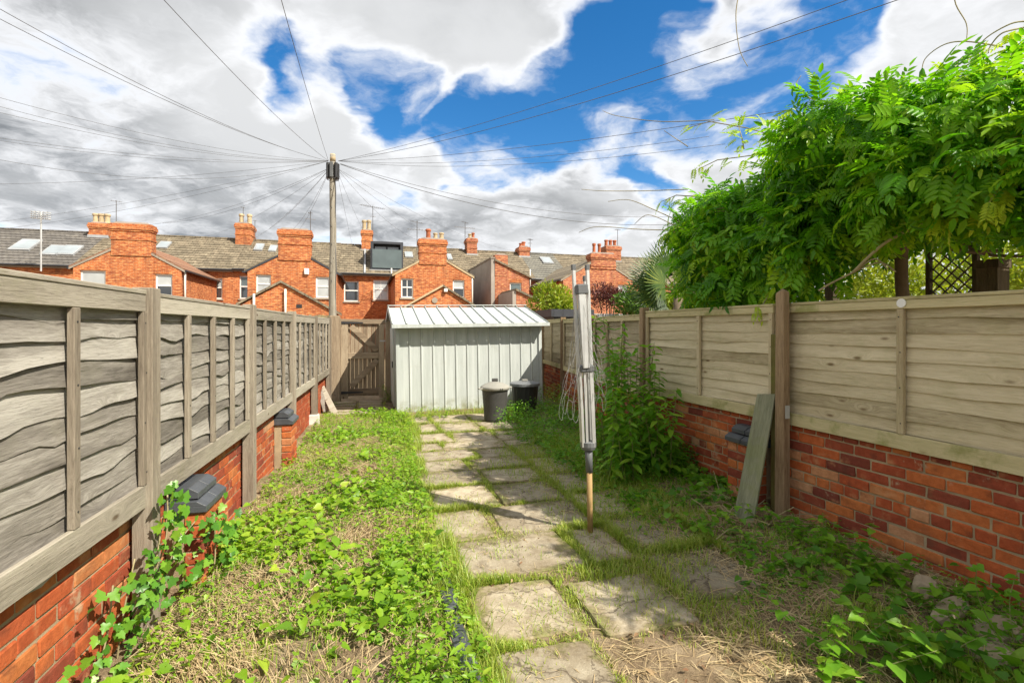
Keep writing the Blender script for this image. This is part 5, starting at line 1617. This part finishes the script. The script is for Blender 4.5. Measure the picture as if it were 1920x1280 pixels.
MB().tube(smooth_path([q - wis.location for q in tr]), [.07 - .03 * k / 24 for k in range(25)], 8).build('trunk', 'bark', wis, smooth=True)

# pergola under it
pg = thing('pergola', 'dark timber pergola buried in the wisteria behind the pale tan fence', 'pergola', RF(3.5, 1.2, 0), RA)
for L, r in ((2.3, .55), (6.0, .9), (2.1, 2.5), (5.9, 2.5)):
    MB().box(L - 3.5 - .06, L - 3.5 + .06, 1.2 - r - .06, 1.2 - r + .06, 0, 2.55).build('post', 'pergola', pg)
for r in (.7, 2.5):
    MB().box(-2.2, 2.7, 1.2 - r - .03, 1.2 - r + .03, 2.40, 2.56).build('beam', 'pergola', pg)
for k in range(9):
    L = 1.6 + k * .55 - 3.5
    MB().box(L - .025, L + .025, -1.6, .75, 2.565, 2.68).build('rafter', 'pergola', pg)
# brick-like dark pier beside the trellis
q = at(1861, 555, 4.2)
o = thing('pergola_pier', 'stout dark square pier seen under the wisteria beside a lattice', 'pier', (q.x, q.y, 0), RA)
MB().box(-.075, .075, -.075, .075, 0, 2.05).build('shaft', 'pergola', o)
MB().box(-.085, .085, -.085, .085, 2.05, 2.12).build('cap', 'pergola', o)
# lattice
a = at(1742, 555, 4.9); b = at(1830, 555, 4.5)
o = thing('trellis', 'diagonal timber lattice panel showing under the wisteria', 'trellis', (a.x, a.y, 1.2), math.atan2(b.y - a.y, b.x - a.x))
LW = (b - a).length; LH = 1.1
for x in (0, LW):
    MB().box(x - .02, x + .02, -.02, .02, 0, LH).build('frame_post', 'pergola', o)
for dz in (0, LH):
    MB().box(.021, LW - .021, -.018, .018, dz - .02, dz + .02).build('frame_rail', 'pergola', o)
for sg in (-1, 1):
    k = -LH
    while k < LW:
        xa, za, xb, zb_ = k, 0.0, k + LH, LH
        if xa < 0: za = -xa; xa = 0
        if xb > LW: zb_ = LH - (xb - LW); xb = LW
        if zb_ > za:
            if sg > 0: MB().bar((xa, .004, za), (xb, .004, zb_), .006, .02, up=(0, 1, 0)).build('lath', 'pergola', o)
            else: MB().bar((LW - xa, -.004, za), (LW - xb, -.004, zb_), .006, .02, up=(0, 1, 0)).build('lath', 'pergola', o)
        k += .11

# --- bushes beyond the fences
def bush(name, label, c, rad, mat, n, size, seed, kind='leaf', spread=.9, stems=5, up=.5, group=None, base_z=0.0):
    rg = np.random.default_rng(seed)
    c = Vector(c)
    o = thing(name, label, 'shrub', (c.x, c.y, base_z), 0, group)
    nb_ = 9
    cen = rand_dirs(nb_, rg) * rg.uniform(.25, .75, (nb_, 1)) * np.array(rad); cr = rg.uniform(.35, .6, nb_)
    pick = rg.integers(0, nb_, n)
    dv = rand_dirs(n, rg)
    pos = cen[pick] + dv * np.array(rad) * (cr[pick] * rg.uniform(.55, 1.05, n))[:, None]
    ax = dv * .7 + np.array([0, 0, up]) + rg.normal(size=(n, 3)) * spread * .5
    nr_ = dv + np.array([0, 0, .8]) + rg.normal(size=(n, 3)) * .4
    pos = pos + np.array([0, 0, c.z - base_z])
    sz = rg.uniform(*size, n)
    tint = np.clip(.5 + .2 * rg.normal(size=n) + .3 * dv[:, 2] * 0 + .4 * (fbm(pos[:, 0] * 3, pos[:, 2] * 3, seed) - .5), 0, 1)
    tag(to_obj('foliage', [leaf_arrays(n, pos, ax, nr_, np.stack([sz, sz * .8, sz], 1), tint, kind)], mat, o), kind='stuff')
    st = MB()
    for k in range(stems):
        e = cen[k % nb_] + np.array([0, 0, c.z - base_z])
        st.tube(smooth_path([Vector((rg.uniform(-.06, .06), rg.uniform(-.06, .06), 0)), Vector((e[0] * .4, e[1] * .4, e[2] * .5)), Vector(e)], 4), [.03 - .018 * i / 8 for i in range(9)], 5)
    st.build('stems', 'bark', o, smooth=True)
    return o
c = at(1042, 572, 13.2); bush('shrub', 'airy yellow-green shrub behind the metal shed', c, (.66, .6, .68), 'bush_y', 2600, (.07, .15), 41)
c = at(1140, 556, 15.0); bush('shrub', 'dark copper-purple shrub beyond the greyer tan fence', c, (.68, .6, .52), 'bush_p', 2200, (.06, .11), 42)
c = at(1195, 575, 11.8); bush('shrub', 'mid-green leafy shrub between the copper shrub and the fan palm', c, (.75, .6, .55), 'bush_g', 2600, (.07, .13), 43)
c = at(1268, 575, 10.2); bush('shrub', 'low bright shrub beneath the fan palm', c, (.75, .5, .34), 'bush_y', 1700, (.07, .13), 44)
c = at(1700, 520, 9.0); bush('shrub', 'sunlit hedge-like shrub glimpsed under the wisteria through the pergola', c, (2.4, 1.2, 1.1), 'bush_y', 6500, (.08, .15), 45)
c = at(1960, 500, 7.0); bush('shrub', 'tall sunlit shrub glimpsed beyond the dark square pier', c, (1.0, 1.0, 1.2), 'bush_y', 3200, (.08, .15), 46)

# fan palm
c = at(1272, 545, 7.4)
o = thing('fan_palm', 'fan palm with stiff spiky fronds at the edge of the wisteria', 'palm', (c.x, c.y, 0))
MB().tube([(0, 0, 0), (.02, 0, c.z * .5), (0, 0, c.z - .05)], [.09, .08, .07], 10).build('trunk', 'bark', o, smooth=True)
rg = np.random.default_rng(17)
for k in range(13):
    an = rg.uniform(0, 2 * math.pi) if k > 5 else math.pi + rg.uniform(-.9, .5)
    el = rg.uniform(-.35, 1.1) if k > 5 else (-.25, .05, .35, .65, .95, 1.2)[k]
    dr = np.array([math.cos(an) * math.cos(el), math.sin(an) * math.cos(el), math.sin(el)])
    hub = np.array([0, 0, c.z]) + dr * .32
    side_ = norm(np.cross(dr, [0.2, -1, .3])); 
    n = 30
    fa = np.linspace(-1.75, 1.75, n)
    ax = np.cos(fa)[:, None] * dr + np.sin(fa)[:, None] * side_
    nn2 = norm(np.cross(dr, side_))[None].repeat(n, 0)
    ln = rg.uniform(.44, .56) * (.75 + .25 * np.cos(fa * .6))
    v_, f_, t_ = scatter(BLADE_V, BLADE_F, hub[None].repeat(n, 0), ax, nn2, np.stack([ln, np.full(n, .026), ln * .25], 1), np.clip(rg.normal(.45, .2, n), 0, 1))
    fr = link('frond', mesh_np('frond', v_, f_, t_), 'palm', o)
    MB().tube([Vector((0, 0, c.z - .05)), Vector(hub)], .011, 5).build('petiole', 'stem', fr)

# flat-roofed outbuilding behind the greyer fence
q = at(1100, 600, 12.2)
o = thing('outbuilding', 'low dark flat-roofed outbuilding behind the greyer tan fence', 'outbuilding', (q.x, q.y, 0), GA)
MB().box(-.85, 1.0, 0, 1.6, 0, 1.82).build('walls', 'dark_clad', o)
MB().box(-.95, .15, -.1, 1.7, 1.82, 2.0).build('roof', 'dark_clad', o)
MB().box(.155, 1.1, -.1, 1.7, 1.822, 1.90).build('pale_roof', 'lead', o)

# --- weeds that stand as single plants
def plant(name, label, pos, height, nstem, per, size, mat, seed, lean=.25, kind='leaf', spread=.12, droop=-.2, single=False, group=None, wid=1.0, stem_r=.005):
    rg = np.random.default_rng(seed)
    o = thing(name, label, 'plant', pos, 0, group)
    st = MB(); P = []; A = []; N = []; S = []
    for k in range(nstem):
        b = np.array([rg.normal() * spread, rg.normal() * spread, 0])
        tp = b + np.array([rg.normal() * lean * height, rg.normal() * lean * height, height * rg.uniform(.75, 1.02)])
        md = (b + tp) / 2 + np.array([rg.normal() * .03, rg.normal() * .03, height * .06])
        pth = smooth_path([Vector(b), Vector(md), Vector(tp)], 6)
        MB().tube(pth, [stem_r * (1 - .6 * i / len(pth)) for i in range(len(pth))], 5).build('stem', 'stem', o, smooth=True)
        for j in range(per):
            t = .12 + .88 * (j + .5) / per
            i = min(int(t * (len(pth) - 1)), len(pth) - 2); q = pth[i].lerp(pth[i + 1], t * (len(pth) - 1) - i)
            an = j * 2.4 + rg.uniform(-.5, .5) + k
            P.append(np.array(q)); A.append((math.cos(an), math.sin(an), droop + rg.uniform(-.25, .35))); N.append((rg.normal() * .25, rg.normal() * .25, 1))
            S.append(rg.uniform(*size) * (1.1 - .38 * t))
    P = np.array(P); A = np.array(A); N = np.array(N); S = np.array(S); T = np.clip(rg.normal(.5, .22, len(P)), 0, 1)
    if single:
        me_ = mesh_np('leaf', *({'leaf': (LEAF_V, LEAF_F), 'heart': (HEART_V, HEART_F), 'ivy': (IVY_V, IVY_F)}[kind]), np.full(len({'leaf': LEAF_V, 'heart': HEART_V, 'ivy': IVY_V}[kind]), .5)); me_.materials.append(M[mat])
        for i in range(len(P)):
            lf_ = link('leaf', me_, None, o)
            lf_.matrix_local = frame_matrix(Vector(P[i]), A[i], N[i], S[i]) @ Matrix.Diagonal((1, wid, 1, 1))
    else:
        tag(to_obj('foliage', [leaf_arrays(len(P), P, A, N, np.stack([S, S * wid, S], 1), T, kind)], mat, o), kind='stuff')
    return o
def gz(x, y): return float(ground_h(x, y))
def gp(px, py, h=0.0):
    """ground point seen at a photograph position"""
    Y = (CH - h) * F / (py - HY); q = at(px, py, Y); q.z = gz(q.x, q.y); return q
# the tall stand at the bend of the right fence
TALL = [(1152, 5.35, 1.66, 9), (1175, 5.55, 1.50, 10), (1128, 5.75, 1.12, 11), (1200, 5.35, 1.28, 12), (1215, 5.2, 1.10, 13), (1240, 5.0, .82, 14), (1160, 5.0, .95, 15), (1190, 4.9, .72, 16), (1142, 5.9, 1.45, 17), (1225, 5.5, .95, 18)]
for px, Y, hh_, sd in TALL:
    x = (px - HX) / F * Y
    plant('tall_weed', 'tall upright leafy weed in the stand at the bend of the tan fence', (x, Y, gz(x, Y)), hh_ * 1.06, 4, 30, (.11, .19), 'nettle', sd, .07, spread=.08, droop=-.3, group='tall weeds at the bend of the fence', single=sd in (9, 10, 12), wid=1.0, stem_r=.006)
plant('sapling', 'dry seed-headed stalk rising above the tall leafy weeds', (at(1135, 600, 5.2).x, 5.2, 0), 1.75, 1, 8, (.08, .13), 'weed', 77, .02, droop=.2)
LOW = [(1560, 1040, .22, 6, 'heart', 'leafy low weed spreading at the foot of the pale fence wall'), (1610, 1075, .20, 6, 'heart', 'leafy low weed spreading at the foot of the pale fence wall'), (1520, 1010, .16, 5, 'leaf', 'leafy low weed spreading at the foot of the pale fence wall'),
       (1655, 1110, .16, 5, 'heart', 'leafy low weed spreading at the foot of the pale fence wall'), (1690, 1215, .22, 6, 'heart', 'broad-leaved weed between the dry straw and the rubble stones'), (1580, 1235, .25, 6, 'heart', 'broad-leaved weed standing in dry straw'), (1790, 1262, .26, 7, 'heart', 'largest broad-leaved weed clump in front of the cracked stone'),
       (1430, 985, .20, 5, 'leaf', 'soft green weed at the foot of the brown post'), (1385, 1010, .16, 5, 'leaf', 'soft green weed at the foot of the brown post'), (1480, 1000, .14, 4, 'leaf', 'soft green weed at the foot of the brown post')]
for i, (px, py, hh_, ns, kd, lb) in enumerate(LOW):
    q = gp(px, py, .08)
    plant('weed_plant', lb, q, hh_, ns, 9, (.05, .10), 'nettle', 100 + i, .55, kd, .08, -.1, group='low weeds along the right wall' , wid=1.0, stem_r=.003)
q = gp(1640, 1010, .1); 
plant('bramble', 'bramble sprig with toothed leaves sticking out from the brick wall', q, .42, 2, 9, (.07, .11), 'nettle', 131, .22, 'heart', .03, -.1, single=True, stem_r=.004)
q = gp(1880, 1200, .1)
plant('bramble', 'thin bramble sprig rising over the blunt rubble stone', q, .40, 2, 8, (.05, .08), 'nettle', 132, .2, 'heart', .03, -.1, single=True, stem_r=.003)
SHW = [(985, 792, .28, 8, 'bushy yellow-green weed in front of the black dustbin'), (792, 783, .24, 6, 'spindly weed at the foot of the shed wall'), (830, 780, .20, 6, 'spindly weed at the foot of the shed wall'), (752, 795, .30, 8, 'bright weed clump at the corner of the shed'),
       (1046, 780, .50, 10, 'dense green weed against the corner of the shed'), (1062, 800, .42, 10, 'taller dense weed under the greyer tan fence'), (1028, 768, .45, 8, 'dense green weed between shed and fence'), (722, 745, .55, 8, 'weed growing up between the gate and the shed'), (730, 750, .4, 8, 'weed growing up between the gate and the shed')]
for i, (px, py, hh_, ns, lb) in enumerate(SHW):
    q = gp(px, py, .03)
    plant('weed_plant', lb, q, hh_, ns, 16, (.035, .075), 'weed', 160 + i, .3, 'leaf', .09, -.1, group='weeds round the shed', stem_r=.003)

# ivy climbing the left wall
def LF(L, y, z):
    dx = Vector((math.cos(LA), math.sin(LA), 0)); ny_ = Vector((-math.sin(LA), math.cos(LA), 0))
    return Vector((LB[0], LB[1], z)) + dx * L + ny_ * y
rg = np.random.default_rng(23)
ivm = []
for b in (.3, .5, .72):
    me = mesh_np('ivy_leaf', IVY_V, IVY_F, np.full(len(IVY_V), b)); me.materials.append(M['ivy']); ivm.append(me)
hvm = mesh_np('vine_leaf', HEART_V, HEART_F, np.full(len(HEART_V), .75)); hvm.materials.append(M['weed'])
def ivy(label, spots, nleaf, size, seed, stem_paths):
    rg = np.random.default_rng(seed)
    o = thing('ivy', label, 'ivy', LF(spots[0][0], -.1, 0))
    for pth in stem_paths:
        MB().tube(smooth_path([LF(*q) - o.location for q in pth]), .004, 5).build('stem', 'twig', o, smooth=True)
    for k in range(nleaf):
        L, y, z, sL, sz_ = spots[rg.integers(len(spots))]
        p = LF(L + rg.normal() * sL, y - abs(rg.normal()) * .045, max(.03, z + rg.normal() * sz_)) - o.location
        nr_ = Vector((1, -.35, .6)) + Vector(rg.normal(size=3) * .4); ax = Vector(rg.normal(size=3) * .7) + Vector((.2, -.2, -.5))
        lf_ = link('leaf', ivm[rg.integers(3)], None, o)
        lf_.matrix_local = frame_matrix(p, ax, nr_, rg.uniform(*size))
    return o
ivy('bright ivy climbing the brick wall in front of the first weathered fence post', [(2.15, -.04, .16, .18, .10), (2.30, -.06, .28, .12, .10), (2.45, -.05, .15, .15, .1), (1.95, -.03, .08, .2, .06)], 130, (.028, .06), 51, [[(2.2, -.0, 0), (2.25, -.03, .2), (2.3, -.03, .4)], [(2.4, 0, 0), (2.38, -.03, .2), (2.45, -.05, .45)]])
ivy('ivy tangled round the weathered post under the fence rail', [(2.52, -.12, .52, .08, .10), (2.6, -.14, .62, .05, .08), (2.50, -.10, .38, .07, .09)], 64, (.03, .065), 52, [[(2.5, -.02, 0), (2.5, -.1, .3), (2.55, -.13, .6)], [(2.45, -.02, .1), (2.56, -.13, .45), (2.6, -.13, .7)]])
ivy('dark ivy growing over the blue-capped brick pier', [(2.85, -.06, .30, .10, .12), (3.0, -.20, .38, .10, .08), (2.95, -.12, .15, .12, .1), (3.1, -.25, .25, .08, .1)], 110, (.03, .06), 53, [[(2.8, -.02, 0), (2.85, -.06, .3), (2.95, -.15, .45)], [(3.0, -.2, 0), (3.02, -.22, .2), (3.0, -.22, .45)]])

# ------------------------------------------------------------------ ground cover: weeds, grass and cut straw (uncountable)
rg = np.random.default_rng(99)
def world(w, v):
    return w * math.cos(GA) - v * math.sin(GA), w * math.sin(GA) + v * math.cos(GA)
def left_edge(v): return -1.03 + .042 * (v - 3)
def right_edge(v): return 3.22 - .02 * (v - 4) + np.clip(v - 6.4, 0, 3) * .1
def on_slab(w, v, pad=-.03):
    k = np.zeros(len(w), bool)
    for (w0, w1, v0, v1, _) in SLABS:
        k |= (w > w0 - pad) & (w < w1 + pad) & (v > v0 - pad) & (v < v1 + pad)
    return k
def sample(n, w0, w1, v0, v1, dens):
    ww = []; vv = []; tot = 0; it = 0
    while tot < n and it < 60:
        m_ = 40000
        # more of them close by, where each shows larger
        v = v0 + (v1 - v0) * rg.random(m_) ** 1.25
        lo = w0(v) if callable(w0) else w0; hi = w1(v) if callable(w1) else w1
        w = lo + (hi - lo) * rg.random(m_)
        k = rg.random(m_) < dens(w, v)
        ww.append(w[k]); vv.append(v[k]); tot += k.sum(); it += 1
    return np.concatenate(ww)[:n], np.concatenate(vv)[:n]
def clump(w, v, sc, seed, a=.42, b=.62):
    return np.clip((fbm(w * sc, v * sc, seed) - a) / (b - a), 0, 1)
BEDR = lambda v: .50 + .10 * (fbm(v * 1.7, v * 0 + 3.3, 61) - .5) + .12 * np.clip((v - 5.5) / 2, 0, 1)
def scatter_leaves(n, w, v, hmax, size, kind, seed, tilt=.45, bias=.5, hpow=1.6):
    x, y = world(w, v); z = ground_h(x, y)
    hm = hmax * (.35 + .9 * fbm(w * 2.0, v * 2.0, seed))
    z = z + hm * rg.random(n) ** hpow
    an = rg.uniform(0, 2 * math.pi, n)
    ax = np.stack([np.cos(an), np.sin(an), rg.normal(-.1, .35, n)], 1)
    nr_ = np.stack([rg.normal(.15, tilt, n), rg.normal(-.15, tilt, n), np.ones(n)], 1)
    s = rg.uniform(size[0], size[1], n) * (.65 + .7 * vnoise(w * 3, v * 3, seed + 1))
    t = np.clip(bias + .17 * rg.normal(size=n) + .5 * (fbm(w * 1.6, v * 1.6, seed + 2) - .5), 0, 1)
    return leaf_arrays(n, np.stack([x, y, z], 1), ax, nr_, np.stack([s, s * rg.uniform(.8, 1.1, n), s], 1), t, kind)
# broad weeds in the left bed
n = 7000
w, v = sample(n, left_edge, BEDR, 1.15, 9.3, lambda w, v: .05 + .95 * clump(w, v, 1.5, 70, .43, .60))
wp = [scatter_leaves(len(w), w, v, .16, (.024, .072), 'heart', 71)]
n = 28000
w, v = sample(n, left_edge, BEDR, 1.15, 9.4, lambda w, v: .08 + .92 * clump(w, v, 2.1, 72, .43, .60))
wp.append(scatter_leaves(len(w), w, v, .12, (.014, .036), 'leaf', 73))
n = 9000
w, v = sample(n, lambda v: BEDR(v) - .42, BEDR, 1.15, 8.9, lambda w, v: .25 + .75 * clump(w, v, 2.5, 74, .4, .6))
wp.append(scatter_leaves(len(w), w, v, .24, (.018, .05), 'leaf', 75, .6))
tag(to_obj('ground_weeds', wp, 'weed'), 'low bright green bindweed and weeds matting the bed under the silver-grey fence', 'weeds', kind='stuff')
# weeds on the right
n = 11000
w, v = sample(n, lambda v: 1.9 + 0 * v, right_edge, 1.15, 8.8, lambda w, v: (.06 + .94 * clump(w, v, 1.9, 80, .46, .62)) * np.clip((w - 1.7) / 1.0, .1, 1))
wp = [scatter_leaves(len(w), w, v, .12, (.016, .04), 'leaf', 81, .5, .55)]
n = 1300
w, v = sample(n, lambda v: 2.1 + 0 * v, right_edge, 1.15, 6.5, lambda w, v: clump(w, v, 1.6, 82, .46, .62))
wp.append(scatter_leaves(len(w), w, v, .14, (.035, .085), 'heart', 83, .5, .55))
n = 11000
w, v = sample(n, lambda v: 1.95 + .25 * np.clip(5 - v, 0, 2), right_edge, 4.3, 8.6, lambda w, v: (.25 + .75 * clump(w, v, 1.7, 84, .38, .56)) * np.clip((w - 1.6) / 1.2, .15, 1))
wp.append(scatter_leaves(len(w), w, v, .42, (.02, .06), 'leaf', 85, .7, .55, 1.1))
tag(to_obj('ground_weeds', wp, 'nettle'), 'deep green weeds crowding the foot of the tan fences', 'weeds', kind='stuff')
# grass
def blades(w, v, length, width, tb, up=1.0, seed=5):
    n = len(w); x, y = world(w, v); z = ground_h(x, y) + .004
    an = rg.uniform(0, 2 * math.pi, n)
    sp = rg.uniform(.15, .85, n)
    ax = np.stack([np.cos(an) * sp, np.sin(an) * sp, np.full(n, up)], 1)
    nr_ = np.stack([-np.cos(an), -np.sin(an), np.full(n, .4)], 1)
    l = length * rg.uniform(.5, 1.15, n)
    t = np.clip(tb + .2 * rg.normal(size=n) + .4 * (fbm(w * 2, v * 2, seed) - .5), 0, 1)
    return leaf_arrays(n, np.stack([x, y, z], 1), ax, nr_, np.stack([l, np.full(n, width) * rg.uniform(.7, 1.3, n), l * .9], 1), t, 'blade')
gpz = []
jw = []; jv = []
for (w0, w1, v0, v1, pts) in SLABS:
    if v0 > 9.2: k = 120
    else: k = int(5200 / (1 + .25 * v0))
    side_i = rg.integers(0, 4, k); t = rg.random(k); off = np.abs(rg.normal(.015, .03, k)) - .012
    w = np.where(side_i == 0, w0 - off, np.where(side_i == 1, w1 + off, w0 + (w1 - w0) * t)); v = np.where(side_i == 2, v0 - off, np.where(side_i == 3, v1 + off, v0 + (v1 - v0) * t))
    keep = rg.random(k) < np.clip(clump(w, v, 1.9, 90, .40, .60) + .08 + .5 * clump(w, v, 6, 91, .5, .6), 0, 1) * np.where(v > 6.6, .45, 1)
    jw.append(w[keep]); jv.append(v[keep])
jw = np.concatenate(jw); jv = np.concatenate(jv)
big = clump(jw, jv, 1.9, 90, .42, .62)
gpz.append(blades(jw, jv, .02 + .06 * big, .0045, .66))
w, v = sample(22000, lambda v: 1.1 + 0 * v, lambda v: 2.6 + 0 * v, 1.2, 6.5, lambda w, v: clump(w, v, 1.7, 122, .44, .56) * np.where(on_slab(w, v), .25, 1))
gpz.append(blades(w, v, .03 + .08 * rg.random(len(w)), .0046, .64))
w, v = sample(11000, lambda v: .45 + 0 * v, lambda v: 2.4 + 0 * v, 1.2, 8.9, lambda w, v: clump(w, v, 2.3, 121, .50, .62))
gpz.append(blades(w, v, .02 + .05 * rg.random(len(w)), .0045, .66))
w, v = sample(4200, lambda v: 1.70 + 0 * v, lambda v: 2.9 + 0 * v, 1.2, 6.8, lambda w, v: clump(w, v, 1.8, 92, .47, .58) * np.where(w > 2.4, .5, 1))
gpz.append(blades(w, v, .035 + .09 * rg.random(len(w)), .0048, .62))
w, v = sample(3600, lambda v: 2.15 + 0 * v, lambda v: right_edge(v) - .05, 4.3, 6.4, lambda w, v: clump(w, v, 1.5, 93, .40, .55))
gpz.append(blades(w, v, .08 + .18 * rg.random(len(w)), .005, .5, 1.2))
w, v = sample(7500, lambda v: BEDR(v) - .16, lambda v: BEDR(v) + .10, 1.2, 8.9, lambda w, v: .1 + .9 * clump(w, v, 2.0, 94, .44, .58))
gpz.append(blades(w, v, .05 + .13 * rg.random(len(w)), .0045, .6, 1.2))
w, v = sample(5200, left_edge, BEDR, 1.2, 9.3, lambda w, v: clump(w, v, 2.2, 95, .45, .6))
gpz.append(blades(w, v, .04 + .09 * rg.random(len(w)), .004, .6))
w, v = sample(1500, lambda v: .45 + 0 * v, lambda v: 3.0 + 0 * v, 8.75, 9.12, lambda w, v: .1 + .9 * clump(w, v, 3, 96, .45, .6))
gpz.append(blades(w, v, .06 + .14 * rg.random(len(w)), .005, .6, 1.5))
tag(to_obj('grass', gpz, 'grass'), 'tufted grass growing in the slab joints and along the bed edge', 'grass', kind='stuff')
# cut straw and dead stems
STR_V = [(-.5, .5, 0), (-.5, -.5, 0), (-.17, .5, .10), (-.17, -.5, .10), (.17, .5, .09), (.17, -.5, .09), (.5, .3, -.02), (.5, -.3, -.02)]
STR_F = [(0, 1, 3), (0, 3, 2), (2, 3, 5), (2, 5, 4), (4, 5, 7), (4, 7, 6)]
def straw(w, v, lmin, lmax, wid, hmax, align=None):
    n = len(w); x, y = world(w, v); z = ground_h(x, y) + .004 + hmax * rg.random(n) ** 2
    an = rg.uniform(0, 2 * math.pi, n) if align is None else align + rg.normal(0, .5, n)
    ax = np.stack([np.cos(an), np.sin(an), rg.normal(0, .12, n)], 1)
    nr_ = np.stack([rg.normal(0, .25, n), rg.normal(0, .25, n), np.ones(n)], 1)
    l = rg.uniform(lmin, lmax, n)
    # each lies with a bend to its own side
    V, Fc, T = scatter(STR_V, STR_F, np.stack([x, y, z], 1), ax, nr_, np.stack([l, wid * rg.uniform(.6, 1.4, n), l * rg.uniform(.1, .9, n)], 1), np.clip(rg.normal(.5, .22, n), 0, 1))
    return V, Fc, T
w, v = sample(24000, left_edge, BEDR, 1.15, 8.8, lambda w, v: .14 + .86 * clump(w, v, 1.4, 97, .42, .54))
sp_ = [straw(w, v, .05, .24, .0032, .04, 4 * fbm(w * .9, v * .9, 98))]
w, v = sample(11000, lambda v: 1.55 + 0 * v, right_edge, 1.15, 6.2, lambda w, v: .15 + .85 * clump(w, v, 1.5, 99, .40, .55))
sp_.append(straw(w, v, .04, .22, .003, .018))
w, v = sample(1800, lambda v: .5 + 0 * v, lambda v: 1.75 + 0 * v, 1.15, 7.0, lambda w, v: .05 + .95 * clump(w, v, 2.5, 101, .5, .62))
sp_.append(straw(w, v, .02, .10, .0025, .032))
w, v = sample(900, lambda v: 1.05 + 0 * v, lambda v: 1.9 + 0 * v, 1.15, 2.5, lambda w, v: .2 + .8 * clump(w, v, 2, 103, .4, .56))
sp_.append(straw(w, v, .04, .16, .0028, .02))
tag(to_obj('straw_litter', sp_, 'straw'), 'dry cut straw and dead stems strewn over the soil', 'straw', kind='stuff')
# dead leaves and chips
n = 2600
w, v = sample(n, lambda v: 1.6 + 0 * v, right_edge, 1.15, 5.5, lambda w, v: .05 + .95 * np.clip((w - 2.3) / .8, 0, 1))
dl = [scatter_leaves(len(w), w, v, .012, (.012, .035), 'leaf', 111, .5, .35)]
n = 900
w, v = sample(n, left_edge, lambda v: 1.8 + 0 * v, 1.15, 7, lambda w, v: .2 + 0 * w)
dl.append(scatter_leaves(len(w), w, v, .05, (.015, .04), 'leaf', 112, .5, .6))
M['dead_leaf'] = m_leaf('dead_leaf', (0.10, 0.045, 0.025), (0.22, 0.12, 0.06), (0.40, 0.30, 0.16), .1, .8)
tag(to_obj('leaf_litter', dl, 'dead_leaf'), 'brown dead leaves littered over the soil', 'leaf litter', kind='stuff')
# thin woody stems lying by the leaning plank
tw = MB()
rt_ = random.Random(4)
for k in range(26):
    q = gp(rt_.uniform(1330, 1470), rt_.uniform(935, 985), .1); an = rt_.uniform(0, 6.28); L = rt_.uniform(.15, .45)
    tw.tube([q + Vector((0, 0, .01)), q + Vector((math.cos(an) * L * .5, math.sin(an) * L * .5, .05 + rt_.uniform(0, .06))), q + Vector((math.cos(an) * L, math.sin(an) * L, rt_.uniform(.02, .2)))], .0035, 4)
tag(tw.build('dead_twigs', 'twig', None), 'bundle of pale dead twigs at the foot of the leaning plank', 'twigs', kind='stuff')
